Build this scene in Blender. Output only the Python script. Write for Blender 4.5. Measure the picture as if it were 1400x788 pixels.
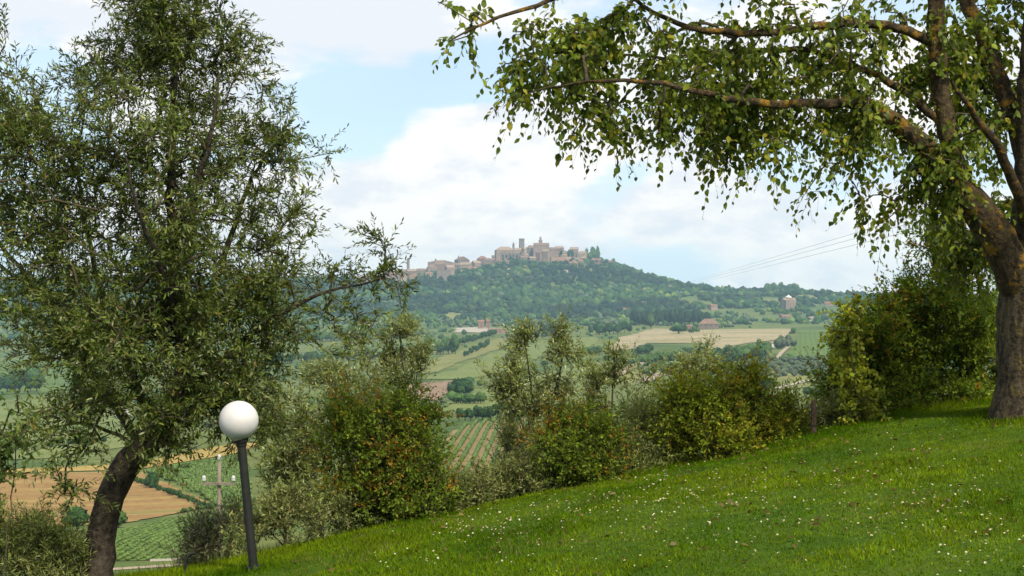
import bpy, bmesh, math, random
import numpy as np
from mathutils import Vector, Matrix

# ------------------------------------------------------------------ camera, sky, sun, exposure
SC = bpy.context.scene
for o in list(bpy.data.objects):
    bpy.data.objects.remove(o)
C = SC.collection
FPX = 1944.0                       # focal length in photo pixels (1400 wide)
PITCH = math.atan(26 / FPX)        # horizon lies at row 420 of 788
cam_d = bpy.data.cameras.new('camera'); cam = bpy.data.objects.new('camera', cam_d); C.objects.link(cam)
cam_d.sensor_width = 36.0; cam_d.lens = FPX * 36 / 1400
cam_d.clip_start = 0.1; cam_d.clip_end = 30000
cam.location = (0, 0, 0); cam.rotation_euler = (math.pi / 2 + PITCH, 0, 0)
SC.camera = cam

SUN_EL = math.radians(46); SUN_AZ = math.radians(152)      # azimuth clockwise from +Y (view direction)
sun_dir = Vector((math.sin(SUN_AZ) * math.cos(SUN_EL), math.cos(SUN_AZ) * math.cos(SUN_EL), math.sin(SUN_EL)))
sl = bpy.data.lights.new('sun', 'SUN'); so = bpy.data.objects.new('sun', sl); C.objects.link(so)
sl.energy = 4.4; sl.angle = math.radians(4); sl.color = (1.0, 0.90, 0.72)
so.rotation_euler = sun_dir.to_track_quat('Z', 'Y').to_euler(); so.location = (30, -20, 60)

SC.view_settings.view_transform = 'Standard'; SC.view_settings.look = 'None'
SC.view_settings.exposure = 0.6; SC.view_settings.gamma = 1.0; SC.view_settings.use_curve_mapping = False
SC.render.engine = 'CYCLES'
SC.cycles.use_denoising = True
SC.cycles.max_bounces = 6; SC.cycles.diffuse_bounces = 3; SC.cycles.glossy_bounces = 2
SC.cycles.transmission_bounces = 3; SC.cycles.volume_bounces = 1; SC.cycles.transparent_max_bounces = 4
SC.cycles.caustics_reflective = False; SC.cycles.caustics_refractive = False

def pdir(px, py):
    """photo pixel -> direction with y component 1"""
    u = (px - 700) / FPX; v = (394 - py) / FPX
    c, s = math.cos(PITCH), math.sin(PITCH)
    y = c - v * s; z = s + v * c
    return u / y, z / y
def P(px, py, d):
    a, b = pdir(px, py)
    return np.array((a * d, d, b * d))
def S(py):
    v = (394 - np.asarray(py, float)) / FPX
    c, s = math.cos(PITCH), math.sin(PITCH)
    return (s + v * c) / (c - v * s)

def build_world():
    w = bpy.data.worlds.new('World'); SC.world = w; w.use_nodes = True
    nt = w.node_tree; N = nt.nodes; L = nt.links; N.clear()
    out = N.new('ShaderNodeOutputWorld'); bg = N.new('ShaderNodeBackground')
    bg.inputs['Strength'].default_value = 0.1
    L.new(bg.outputs[0], out.inputs[0])
    sky = N.new('ShaderNodeTexSky'); sky.sky_type = 'NISHITA'; sky.sun_disc = False
    sky.sun_elevation = SUN_EL; sky.sun_rotation = SUN_AZ
    sky.air_density = 1.0; sky.dust_density = 1.0; sky.ozone_density = 1.5; sky.altitude = 300
    tc = N.new('ShaderNodeTexCoord'); sep = N.new('ShaderNodeSeparateXYZ'); L.new(tc.outputs['Generated'], sep.inputs[0])
    def M(op, a, b=None, c=None, clamp=False):
        n = N.new('ShaderNodeMath'); n.operation = op; n.use_clamp = clamp
        for i, v in enumerate((a, b, c)):
            if v is None: continue
            if isinstance(v, (int, float)): n.inputs[i].default_value = v
            else: L.new(v, n.inputs[i])
        return n.outputs[0]
    az = M('ARCTAN2', sep.outputs['X'], sep.outputs['Y'])
    el = M('ARCSINE', sep.outputs['Z'])
    def noise(scale, zs, detail, rough, off):
        cmb = N.new('ShaderNodeCombineXYZ')
        L.new(sep.outputs['X'], cmb.inputs[0]); L.new(sep.outputs['Y'], cmb.inputs[1])
        L.new(M('MULTIPLY', sep.outputs['Z'], zs), cmb.inputs[2])
        va = N.new('ShaderNodeVectorMath'); va.operation = 'ADD'; L.new(cmb.outputs[0], va.inputs[0]); va.inputs[1].default_value = off
        n = N.new('ShaderNodeTexNoise'); n.inputs['Scale'].default_value = scale
        n.inputs['Detail'].default_value = detail; n.inputs['Roughness'].default_value = rough
        L.new(va.outputs[0], n.inputs['Vector'])
        return n.outputs['Fac']
    n1 = noise(6.0, 2.2, 9, 0.56, (3.1, 0.4, 7.7))      # cloud bodies
    n2 = noise(15.0, 2.2, 8, 0.6, (1.7, 5.2, 0.3))      # light and dark inside the clouds
    n3 = noise(3.0, 4.0, 6, 0.5, (9.2, 2.0, 4.4))       # thin high veil
    def blob(px, py, rx, ry, amp):
        a0 = math.atan((px - 700) / FPX); e0 = math.atan((420 - py) / FPX)
        da = M('DIVIDE', M('SUBTRACT', az, a0), rx / FPX); de = M('DIVIDE', M('SUBTRACT', el, e0), ry / FPX)
        r2 = M('ADD', M('MULTIPLY', da, da), M('MULTIPLY', de, de))
        return M('MULTIPLY', M('POWER', 2.718, M('MULTIPLY', r2, -1.0)), amp)
    def total(lst):
        t = None
        for b in lst:
            t = blob(*b) if t is None else M('ADD', t, blob(*b))
        return t
    # the cumulus over the town, the bank on the ridge, the streets above, and the blue gaps between them
    body = total([(650, 255, 190, 80, .22), (760, 205, 80, 38, .14), (610, 180, 60, 32, .16), (520, 290, 120, 50, .14), (300, 30, 330, 55, .20),
                  (560, 20, 130, 40, .14), (350, 150, 110, 45, .12), (1080, 385, 70, 16, .14), (990, 270, 130, 40, .14), (700, 345, 700, 45, .13), (1000, 190, 160, 50, .08), (1120, 310, 120, 30, .08), (440, 95, 90, 22, .08),
                  (500, 165, 75, 50, -.30), (640, 110, 60, 40, -.20), (480, 120, 60, 25, -.10), (850, 235, 60, 25, -.12), (1010, 330, 150, 30, -.06), (60, 110, 70, 30, -.16)])
    dens = M('ADD', n1, body)
    cov = N.new('ShaderNodeMapRange'); cov.interpolation_type = 'SMOOTHSTEP'
    L.new(dens, cov.inputs[0]); cov.inputs[1].default_value = 0.425; cov.inputs[2].default_value = 0.545
    veil = N.new('ShaderNodeMapRange'); L.new(n3, veil.inputs[0])
    veil.inputs[1].default_value = 0.3; veil.inputs[2].default_value = 0.75; veil.inputs[3].default_value = 0.42; veil.inputs[4].default_value = 0.75
    # low haze near the horizon is whiter
    low = N.new('ShaderNodeMapRange'); L.new(el, low.inputs[0])
    low.inputs[1].default_value = 0.0; low.inputs[2].default_value = 0.10; low.inputs[3].default_value = 0.3; low.inputs[4].default_value = 0.0
    veilf = M('ADD', veil.outputs[0], low.outputs[0], clamp=True)
    def mix(f, a, b):
        m = N.new('ShaderNodeMix'); m.data_type = 'RGBA'
        if isinstance(f, float): m.inputs[0].default_value = f
        else: L.new(f, m.inputs[0])
        for i, v in ((6, a), (7, b)):
            if isinstance(v, tuple): m.inputs[i].default_value = v + (1,)
            else: L.new(v, m.inputs[i])
        return m.outputs[2]
    hs = mix(veilf, sky.outputs[0], (5.6, 6.9, 7.9))
    shade = N.new('ShaderNodeMapRange'); shade.interpolation_type = 'SMOOTHSTEP'
    L.new(M('ADD', n2, M('ADD', M('MULTIPLY', n1, 0.35), total([(650, 240, 190, 60, .12), (330, 40, 380, 40, -.20), (700, 320, 300, 30, .03)]))), shade.inputs[0])
    shade.inputs[1].default_value = 0.55; shade.inputs[2].default_value = 0.76
    ccol = mix(shade.outputs[0], (5.95, 6.15, 6.5), (7.6, 7.35, 7.0))
    fin = mix(cov.outputs[0], hs, ccol)
    L.new(fin, bg.inputs['Color'])
build_world()

# ------------------------------------------------------------------ small helpers
RNG = np.random.default_rng(7)
def norm(v):
    v = np.asarray(v, float); n = np.linalg.norm(v, axis=-1, keepdims=True); return v / np.maximum(n, 1e-9)
def hash2(ix, iy, seed):
    h = (ix.astype(np.int64) * 374761393 + iy.astype(np.int64) * 668265263 + seed * 974711) & 0x7fffffff
    h = ((h ^ (h >> 13)) * 1274126177) & 0x7fffffff
    return ((h ^ (h >> 16)) & 0xffff) / 65535.0
def vnoise(x, y, seed=0):
    x = np.asarray(x, float); y = np.asarray(y, float)
    ix = np.floor(x); iy = np.floor(y); fx = x - ix; fy = y - iy
    fx = fx * fx * (3 - 2 * fx); fy = fy * fy * (3 - 2 * fy)
    a = hash2(ix, iy, seed); b = hash2(ix + 1, iy, seed); c = hash2(ix, iy + 1, seed); d = hash2(ix + 1, iy + 1, seed)
    return (a * (1 - fx) + b * fx) * (1 - fy) + (c * (1 - fx) + d * fx) * fy
def fbm(x, y, seed=0, oct=4):
    t = 0; a = .5; s = 0
    for k in range(oct):
        t = t + a * vnoise(x, y, seed + k * 17); s += a; a *= .5; x = np.asarray(x) * 2.03 + 11; y = np.asarray(y) * 2.03 + 5
    return t / s
def sstep(a, b, x):
    t = np.clip((np.asarray(x, float) - a) / (b - a), 0, 1); return t * t * (3 - 2 * t)

def np_mesh(name, V, F, col=None, smooth=False, mats=(), midx=None):
    V = np.ascontiguousarray(V, np.float32); F = np.ascontiguousarray(F, np.int32)
    me = bpy.data.meshes.new(name); n, (m, k) = len(V), F.shape
    me.vertices.add(n); me.vertices.foreach_set('co', V.ravel())
    me.loops.add(m * k); me.loops.foreach_set('vertex_index', F.ravel())
    me.polygons.add(m); me.polygons.foreach_set('loop_start', np.arange(0, m * k, k, dtype=np.int32))
    if smooth: me.polygons.foreach_set('use_smooth', np.ones(m, bool))
    for mt in mats: me.materials.append(mt)
    if midx is not None: me.polygons.foreach_set('material_index', np.ascontiguousarray(midx, np.int32))
    me.update(calc_edges=True)
    if col is not None:
        ca = me.color_attributes.new('Col', 'FLOAT_COLOR', 'POINT')
        rgba = np.ones((n, 4), np.float32); rgba[:, :3] = col
        ca.data.foreach_set('color', rgba.ravel())
    return me
def link(name, me, parent=None):
    o = bpy.data.objects.new(name, me); C.objects.link(o)
    if parent is not None: o.parent = parent
    return o
def tag(o, label=None, cat=None, group=None, kind=None):
    if label: o['label'] = label
    if cat: o['category'] = cat
    if group: o['group'] = group
    if kind: o['kind'] = kind
    return o
def empty(name, loc, label, cat, group=None, rz=0.0):
    o = bpy.data.objects.new(name, None); C.objects.link(o); o.empty_display_size = .2
    o.location = tuple(float(v) for v in loc); o.rotation_euler = (0, 0, rz)
    return tag(o, label, cat, group)
class MB:
    """collects polygons for one small mesh"""
    def __init__(s): s.v = []; s.f = []; s.m = []
    def add(s, v, f, m=0):
        b = len(s.v); s.v += [tuple(map(float, q)) for q in v]; s.f += [tuple(b + i for i in q) for q in f]; s.m += [m] * len(f)
    def box(s, x0, x1, y0, y1, z0, z1, m=0):
        v = [(x, y, z) for z in (z0, z1) for y in (y0, y1) for x in (x0, x1)]
        s.add(v, [(0, 2, 3, 1), (4, 5, 7, 6), (0, 1, 5, 4), (2, 6, 7, 3), (0, 4, 6, 2), (1, 3, 7, 5)], m)
    def lathe(s, prof, n=16, c=(0, 0), m=0):
        v = [(c[0] + r * math.cos(2 * math.pi * k / n), c[1] + r * math.sin(2 * math.pi * k / n), z) for r, z in prof for k in range(n)]
        f = [(i * n + k, i * n + (k + 1) % n, (i + 1) * n + (k + 1) % n, (i + 1) * n + k) for i in range(len(prof) - 1) for k in range(n)]
        f += [tuple(reversed(range(n))), tuple((len(prof) - 1) * n + k for k in range(n))]
        s.add(v, f, m)
    def tube(s, a, b, r, n=8, r2=None, m=0):
        a = Vector(a); b = Vector(b); q = (b - a).to_track_quat('Z', 'Y'); r2 = r if r2 is None else r2
        v = [a + q @ Vector((r * math.cos(2 * math.pi * k / n), r * math.sin(2 * math.pi * k / n), 0)) for k in range(n)]
        v += [b + q @ Vector((r2 * math.cos(2 * math.pi * k / n), r2 * math.sin(2 * math.pi * k / n), 0)) for k in range(n)]
        f = [(k, (k + 1) % n, n + (k + 1) % n, n + k) for k in range(n)] + [tuple(reversed(range(n))), tuple(n + k for k in range(n))]
        s.add(v, f, m)
    def mesh(s, name, mats, smooth=False):
        me = bpy.data.meshes.new(name); me.from_pydata(s.v, [], s.f)
        for mt in (mats if isinstance(mats, (list, tuple)) else [mats]): me.materials.append(mt)
        me.polygons.foreach_set('material_index', s.m)
        if smooth: me.polygons.foreach_set('use_smooth', [True] * len(s.f))
        me.update(); return me
    def build(s, name, mats, parent=None, smooth=False): return link(name, s.mesh(name, mats, smooth), parent)

# ------------------------------------------------------------------ materials
def new_mat(name):
    m = bpy.data.materials.new(name); m.use_nodes = True
    nt = m.node_tree; return m, nt, nt.nodes, nt.links, nt.nodes['Principled BSDF']
def ramp(N, L, fac, stops):
    r = N.new('ShaderNodeValToRGB'); L.new(fac, r.inputs[0])
    while len(r.color_ramp.elements) < len(stops): r.color_ramp.elements.new(.5)
    for e, (p, c) in zip(r.color_ramp.elements, stops): e.position = p; e.color = c + (1,)
    return r.outputs[0]
def noisetex(N, L, scale, detail=4, rough=.55, coord='Object', stretch=None):
    tc = N.new('ShaderNodeTexCoord'); n = N.new('ShaderNodeTexNoise')
    n.inputs['Scale'].default_value = scale; n.inputs['Detail'].default_value = detail; n.inputs['Roughness'].default_value = rough
    if stretch:
        mp = N.new('ShaderNodeMapping'); mp.inputs['Scale'].default_value = stretch
        L.new(tc.outputs[coord], mp.inputs[0]); L.new(mp.outputs[0], n.inputs['Vector'])
    else: L.new(tc.outputs[coord], n.inputs['Vector'])
    return n.outputs['Fac']
def mixc(N, L, f, a, b, mode='MIX'):
    m = N.new('ShaderNodeMix'); m.data_type = 'RGBA'; m.blend_type = mode
    for i, v in ((0, f), (6, a), (7, b)):
        if isinstance(v, (int, float)): m.inputs[i].default_value = v
        elif isinstance(v, tuple): m.inputs[i].default_value = v + (1,)
        else: L.new(v, m.inputs[i])
    return m.outputs[2]
def bump(N, L, bs, h, strength, dist):
    b = N.new('ShaderNodeBump'); b.inputs['Strength'].default_value = strength; b.inputs['Distance'].default_value = dist
    L.new(h, b.inputs['Height']); L.new(b.outputs[0], bs.inputs['Normal'])

def foliage_mat(name, rough=.5, trans=.3, spec=.35):
    m, nt, N, L, bs = new_mat(name)
    at = N.new('ShaderNodeAttribute'); at.attribute_name = 'Col'
    nz = noisetex(N, L, 3.0, 3)
    mp = N.new('ShaderNodeMapRange'); L.new(nz, mp.inputs[0]); mp.inputs[1].default_value = .3; mp.inputs[2].default_value = .7
    mp.inputs[3].default_value = .75; mp.inputs[4].default_value = 1.25
    col = mixc(N, L, 1.0, at.outputs['Color'], mp.outputs[0], 'MULTIPLY')
    L.new(col, bs.inputs['Base Color']); bs.inputs['Roughness'].default_value = rough
    bs.inputs['Specular IOR Level'].default_value = spec
    if trans > 0:
        tr = N.new('ShaderNodeBsdfTranslucent'); L.new(mixc(N, L, 1.0, col, (1.5, 1.35, .5), 'MULTIPLY'), tr.inputs[0])
        ms = N.new('ShaderNodeMixShader'); ms.inputs[0].default_value = trans
        L.new(bs.outputs[0], ms.inputs[1]); L.new(tr.outputs[0], ms.inputs[2]); L.new(ms.outputs[0], N['Material Output'].inputs[0])
    return m
MAT = {}
MAT['olive_leaf'] = foliage_mat('olive_leaf', .5, .28, .25)
MAT['leaf'] = foliage_mat('broad_leaf', .5, .42, .2)
MAT['shrub_leaf'] = foliage_mat('shrub_leaf', .55, .42, .12)
MAT['grass_blade'] = foliage_mat('grass_blade', .8, .3, .0)
MAT['far_leaf'] = foliage_mat('distant_foliage', .8, 0.0, .1)

def bark_mat(name, dark, mid, light, lichen=None, scale=9.0, bstr=.9):
    m, nt, N, L, bs = new_mat(name)
    n1 = noisetex(N, L, scale, 6, .62, stretch=(1, 1, .22)); n2 = noisetex(N, L, 26, 4, .6)
    c = ramp(N, L, n1, [(.32, dark), (.5, mid), (.68, light)])
    c = mixc(N, L, .35, c, ramp(N, L, n2, [(.4, dark), (.62, light)]))
    if lichen:
        n3 = noisetex(N, L, 8.5, 7, .72)
        mp = N.new('ShaderNodeMapRange'); L.new(n3, mp.inputs[0]); mp.inputs[1].default_value = .53; mp.inputs[2].default_value = .62
        c = mixc(N, L, mp.outputs[0], c, lichen)
    L.new(c, bs.inputs['Base Color']); bs.inputs['Roughness'].default_value = .9; bs.inputs['Specular IOR Level'].default_value = .15
    ad = N.new('ShaderNodeMath'); ad.operation = 'ADD'; L.new(n1, ad.inputs[0]); L.new(n2, ad.inputs[1])
    bump(N, L, bs, ad.outputs[0], bstr, .03)
    return m
MAT['olive_bark'] = bark_mat('olive_bark', (.010, .008, .006), (.028, .022, .016), (.075, .062, .046))
MAT['tree_bark'] = bark_mat('lichen_bark', (.012, .008, .006), (.034, .024, .015), (.085, .066, .03), (.17, .095, .012))
MAT['trunk_bark'] = bark_mat('speckled_bark', (.010, .008, .006), (.028, .022, .015), (.11, .088, .055), (.09, .068, .024), 18)
MAT['twig'] = bark_mat('twig_bark', (.03, .024, .016), (.06, .05, .03), (.10, .085, .055))
MAT['post_wood'] = bark_mat('weathered_wood', (.03, .021, .014), (.07, .05, .034), (.12, .09, .065), None, 30, .5)

def field_mat(name, stops, scale=.02, fine=.6, rough=.95, rows=None, stretch=None, bstr=.25, bdist=.3):
    """soil and crop colours: broad patches, fine mottling, optional drill rows along a ground direction"""
    m, nt, N, L, bs = new_mat(name)
    n1 = noisetex(N, L, scale, 6, .6, stretch=stretch); c = ramp(N, L, n1, stops)
    n2 = noisetex(N, L, fine, 5, .65)
    mp = N.new('ShaderNodeMapRange'); L.new(n2, mp.inputs[0]); mp.inputs[1].default_value = .3; mp.inputs[2].default_value = .7
    mp.inputs[3].default_value = .72; mp.inputs[4].default_value = 1.28
    c = mixc(N, L, 1.0, c, mp.outputs[0], 'MULTIPLY')
    if rows:
        ang, period, amt = rows
        tc = N.new('ShaderNodeTexCoord'); mpg = N.new('ShaderNodeMapping'); mpg.inputs['Rotation'].default_value = (0, 0, ang)
        L.new(tc.outputs['Object'], mpg.inputs[0])
        wv = N.new('ShaderNodeTexWave'); wv.inputs['Scale'].default_value = 6.2832 / (20 * period) ; wv.inputs['Distortion'].default_value = 1.2
        wv.inputs['Detail Scale'].default_value = .3; L.new(mpg.outputs[0], wv.inputs['Vector'])
        mp2 = N.new('ShaderNodeMapRange'); L.new(wv.outputs['Fac'], mp2.inputs[0]); mp2.inputs[3].default_value = 1 - amt; mp2.inputs[4].default_value = 1 + amt
        c = mixc(N, L, 1.0, c, mp2.outputs[0], 'MULTIPLY')
    L.new(c, bs.inputs['Base Color']); bs.inputs['Roughness'].default_value = rough; bs.inputs['Specular IOR Level'].default_value = .1
    bump(N, L, bs, n2, bstr, bdist)
    return m
MAT['ground'] = field_mat('valley_pasture', [(.30, (.04, .07, .016)), (.45, (.065, .10, .024)), (.54, (.11, .13, .035)), (.64, (.08, .105, .026)), (.76, (.17, .145, .065))], .011, .12)
MAT['lawn'] = field_mat('lawn_turf', [(.3, (.026, .058, .003)), (.55, (.04, .08, .004)), (.75, (.06, .088, .008))], 1.2, 14, .95, None, None, .4, .03)
MAT['wheat'] = field_mat('dry_wheat', [(.3, (0.225, 0.188, 0.115)), (.45, (0.285, 0.235, 0.145)), (.55, (.21, .185, .10)), (.7, (0.185, 0.170, 0.085))], .02, .2, stretch=(.5, 2.5, 1), rows=(.35, 9, .06))
MAT['plough'] = field_mat('ploughed_soil', [(.3, (0.160, 0.108, 0.068)), (.6, (0.208, 0.144, 0.096)), (.8, (0.144, 0.112, 0.064))], .02, .4, rows=(1.1, 6, .06))
MAT['stubble'] = field_mat('ochre_stubble', [(.28, (.14, .13, .038)), (.42, (.25, .17, .06)), (.55, (.20, .115, .042)), (.66, (.25, .18, .06)), (.8, (.12, .13, .035))], .035, .5, stretch=(.35, 1.6, 1))
MAT['green1'] = field_mat('green_crop', [(.3, (0.062, 0.100, 0.020)), (.6, (0.084, 0.125, 0.024)), (.8, (0.112, 0.140, 0.035))], .02, .4, rows=(.2, 5, .10))
MAT['green2'] = field_mat('pale_green_crop', [(.3, (0.095, 0.125, 0.035)), (.6, (0.129, 0.155, 0.044)), (.8, (0.157, 0.160, 0.053))], .02, .3, rows=(.9, 6, .08))
MAT['meadow'] = field_mat('yellow_meadow', [(.3, (0.104, 0.120, 0.036)), (.6, (0.160, 0.160, 0.052)), (.8, (0.192, 0.168, 0.064))], .02, .2)
MAT['gold'] = field_mat('golden_strip', [(.3, (0.240, 0.176, 0.048)), (.6, (0.288, 0.208, 0.060)), (.8, (0.208, 0.176, 0.048))], .05, .5)
MAT['dirt'] = field_mat('pale_dirt', [(.3, (0.240, 0.192, 0.136)), (.6, (0.304, 0.248, 0.184)), (.8, (0.264, 0.200, 0.136))], .08, 1.0)
MAT['gravel'] = field_mat('white_gravel', [(.3, (0.256, 0.224, 0.184)), (.6, (0.336, 0.304, 0.256)), (.8, (0.280, 0.248, 0.200))], .08, 1.0)
MAT['vine_soil'] = field_mat('vineyard_soil', [(.3, (0.160, 0.132, 0.060)), (.55, (0.200, 0.152, 0.080)), (.8, (0.136, 0.128, 0.048))], .05, .8)

def plain(name, col, rough=.6, spec=.3, metal=0, var=0.15, scale=6.0, bstr=0.1):
    m, nt, N, L, bs = new_mat(name)
    nz = noisetex(N, L, scale, 5)
    mp = N.new('ShaderNodeMapRange'); L.new(nz, mp.inputs[0]); mp.inputs[1].default_value = .3; mp.inputs[2].default_value = .7
    mp.inputs[3].default_value = 1 - var; mp.inputs[4].default_value = 1 + var
    L.new(mixc(N, L, 1.0, col, mp.outputs[0], 'MULTIPLY'), bs.inputs['Base Color'])
    bs.inputs['Roughness'].default_value = rough; bs.inputs['Specular IOR Level'].default_value = spec; bs.inputs['Metallic'].default_value = metal
    if bstr: bump(N, L, bs, nz, bstr, .02)
    return m
STONE = [plain('pink_stone', (0.224, 0.163, 0.133), .9, .1, 0, .2, .15), plain('ochre_stone', (0.272, 0.207, 0.133), .9, .1, 0, .2, .15),
         plain('grey_stone', (0.163, 0.129, 0.112), .9, .1, 0, .22, .15), plain('cream_plaster', (0.313, 0.238, 0.163), .9, .1, 0, .12, .15),
         plain('rose_brick', (0.204, 0.129, 0.105), .9, .1, 0, .2, .15), plain('white_plaster', (0.422, 0.394, 0.354), .9, .1, 0, .1, .15)]
ROOF = [plain('terracotta_tile', (0.197, 0.109, 0.068), .9, .1, 0, .25, .4), plain('brown_tile', (0.170, 0.112, 0.082), .9, .1, 0, .25, .4),
        plain('pale_tile', (0.245, 0.177, 0.129), .9, .1, 0, .2, .4), plain('pink_tile', (0.204, 0.109, 0.078), .9, .1, 0, .2, .4)]
MAT['window'] = plain('dark_window', (.04, .04, .045), .3, .5, 0, .1, 1, 0)
MAT['lead'] = plain('pale_dome', (.50, .50, .48), .7, .2, 0, .1, .2)

# ------------------------------------------------------------------ terrain
LB, LC = .1786, -.0017
def edge_y(X): return 12.2 + .28 * X
def lawn_plane(X, Y):
    X = np.clip(X, -14, 14); return -1.6 + LB * X + LC * Y
def near_ground(X, Y):
    t = Y - edge_y(np.clip(X, -9, 14))
    soft = (np.sqrt(t * t + .12) + t) / 2
    return lawn_plane(X, Y) - .28 * soft
CREST = [(-900, 386), (0, 385), (200, 385), (400, 386), (480, 383), (520, 380), (560, 376), (600, 371), (650, 364), (680, 354), (700, 350), (740, 346), (790, 351), (830, 360), (860, 370), (890, 381), (920, 391), (960, 398), (1000, 401), (1060, 399), (1100, 402), (1160, 409), (1250, 413), (1500, 415), (2300, 416)]
ROWS = [  # distance, then (photo column, photo row) where that ground lies
    (60, [(-900, 905), (0, 885), (300, 880), (600, 860), (800, 830), (1000, 790), (1200, 750), (1500, 715), (2300, 690)]),
    (130, [(-900, 800), (0, 795), (300, 788), (600, 772), (800, 750), (1000, 725), (1200, 700), (1500, 675), (2300, 650)]),
    (200, [(-900, 742), (0, 738), (300, 735), (600, 715), (800, 705), (1000, 685), (1200, 668), (1500, 645), (2300, 630)]),
    (330, [(-900, 692), (0, 697), (200, 695), (350, 687), (450, 672), (600, 657), (700, 652), (800, 648), (1000, 632), (1200, 612), (1500, 596), (2300, 580)]),
    (480, [(-900, 640), (0, 646), (180, 642), (330, 628), (450, 602), (570, 582), (690, 569), (800, 566), (1000, 574), (1200, 568), (1500, 556), (2300, 545)]),
    (570, [(-900, 618), (0, 622), (180, 618), (330, 606), (450, 590), (600, 572), (700, 566), (800, 562), (1000, 562), (1200, 558), (1500, 548), (2300, 540)]),
    (700, [(-900, 596), (0, 600), (180, 594), (330, 586), (450, 570), (600, 555), (700, 550), (800, 546), (1000, 545), (1200, 541), (1500, 535), (2300, 530)]),
    (900, [(-900, 568), (0, 571), (180, 567), (330, 558), (450, 545), (600, 529), (700, 524), (800, 519), (1000, 518), (1100, 519), (1200, 515), (1500, 510), (2300, 505)]),
    (1200, [(-900, 536), (0, 538), (180, 533), (330, 522), (450, 510), (600, 496), (700, 490), (800, 485), (950, 485), (1100, 488), (1200, 482), (1500, 478), (2300, 475)]),
    (1600, [(-900, 507), (0, 507), (180, 499), (330, 488), (450, 478), (600, 470), (700, 466), (800, 460), (950, 454), (1100, 452), (1250, 450), (1500, 450), (2300, 450)]),
    (1850, [(-900, 492), (0, 490), (180, 484), (330, 473), (450, 464), (600, 458), (700, 455), (800, 451), (950, 448), (1100, 447), (1250, 446), (1500, 446), (2300, 446)]),
    (2250, [(-900, 466), (0, 462), (180, 457), (330, 449), (450, 446), (600, 446), (700, 446), (800, 445), (950, 442), (1100, 440), (1250, 439), (1500, 439), (2300, 440)]),
    (2700, [(-900, 436), (0, 432), (180, 429), (330, 428), (450, 430), (560, 434), (700, 436), (800, 434), (950, 427), (1100, 423), (1250, 422), (1500, 424), (2300, 425)]),
    (3100, [(-900, 402), (0, 400), (200, 401), (400, 404), (500, 406), (600, 404), (700, 398), (800, 397), (900, 401), (1000, 407), (1100, 406), (1250, 411), (1500, 413), (2300, 415)]),
    (3300, [(-900, 391), (0, 389), (200, 389), (400, 391), (500, 391), (600, 384), (650, 379), (700, 368), (760, 366), (800, 370), (840, 378), (900, 390), (1000, 402), (1100, 402), (1250, 410), (1500, 413), (2300, 415)]),
    (3400, [(-900, 387), (0, 386), (200, 386), (400, 387), (500, 385), (560, 381), (600, 376), (650, 370), (690, 359), (740, 355), (790, 359), (830, 366), (860, 374), (890, 384), (920, 393), (1000, 401), (1100, 402), (1250, 411), (1500, 413), (2300, 415)]),
    (3480, CREST),
    (3600, CREST),
    (3700, [(-900, 396), (0, 396), (400, 397), (600, 388), (740, 372), (850, 384), (920, 398), (1060, 406), (1160, 414), (1500, 420), (2300, 421)]),
    (4400, [(-900, 425), (2300, 430)]),
    (6600, [(-900, 426), (2300, 428)]),
]
DG = np.concatenate([np.geomspace(8, 60, 46)[:-1], np.geomspace(60, 2000, 160)[:-1], np.arange(2000, 4500, 20.), np.linspace(4500, 6600, 12)])
UG = np.linspace(-.9, .9, 381)
def build_height():
    pxg = UG * FPX + 700
    zr = np.array([d * S(np.interp(pxg, [k[0] for k in kn], [k[1] for k in kn])) for d, kn in ROWS])
    ld = np.log([r[0] for r in ROWS])
    Z = np.empty((len(DG), len(UG)))
    for j in range(len(UG)): Z[:, j] = np.interp(np.log(DG), ld, zr[:, j])
    def smooth(A, ax, s):
        k = np.exp(-.5 * (np.arange(-3 * s, 3 * s + 1) / s) ** 2); k /= k.sum()
        pad = [(0, 0), (0, 0)]; pad[ax] = (3 * s, 3 * s); B = np.pad(A, pad, mode='edge')
        return np.apply_along_axis(lambda r: np.convolve(r, k, 'valid'), ax, B)
    Z = smooth(smooth(Z, 1, 2), 0, 3)
    X = UG[None, :] * DG[:, None]; Y = np.broadcast_to(DG[:, None], X.shape)
    # gentle swells of the land, growing with distance
    Z = Z + (fbm(X / 140, Y / 140, 3, 4) - .5) * np.clip((Y - 250) / 900, 0, 1) * 7 * (1 - sstep(3000, 3300, Y) * .75)
    b = sstep(34, 62, DG)[:, None]
    Zn = near_ground(X, Y) + (fbm(X / 2.2, Y / 2.2, 5) - .5) * .25 * sstep(.3, 2, Y - edge_y(np.clip(X, -9, 14)))
    t = Y - edge_y(np.clip(X, -9, 14))
    Zn = Zn - .18 * (1 - sstep(.1, .6, t))
    return Zn * (1 - b) + Z * b
ZG = build_height()
def ground(X, Y):
    X = np.asarray(X, float); Y = np.asarray(Y, float)
    Yc = np.clip(Y, DG[0], DG[-1]); u = np.clip(X / Yc, UG[0], UG[-1])
    fi = np.interp(Yc, DG, np.arange(len(DG))); fj = (u - UG[0]) / (UG[1] - UG[0])
    i = np.clip(fi.astype(int), 0, len(DG) - 2); j = np.clip(fj.astype(int), 0, len(UG) - 2)
    a = fi - i; b = fj - j
    return (ZG[i, j] * (1 - a) * (1 - b) + ZG[i + 1, j] * a * (1 - b) + ZG[i, j + 1] * (1 - a) * b + ZG[i + 1, j + 1] * a * b)
def lawn_z(X, Y):
    X = np.asarray(X, float); Y = np.asarray(Y, float)
    t = Y - edge_y(np.clip(X, -9, 14))
    return near_ground(X, Y) + (fbm(X / 1.6, Y / 1.6, 21, 3) - .5) * .10 + (fbm(X / .35, Y / .35, 22, 2) - .5) * .025 - .5 * np.clip(t - .35, 0, 1) ** 2
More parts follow.
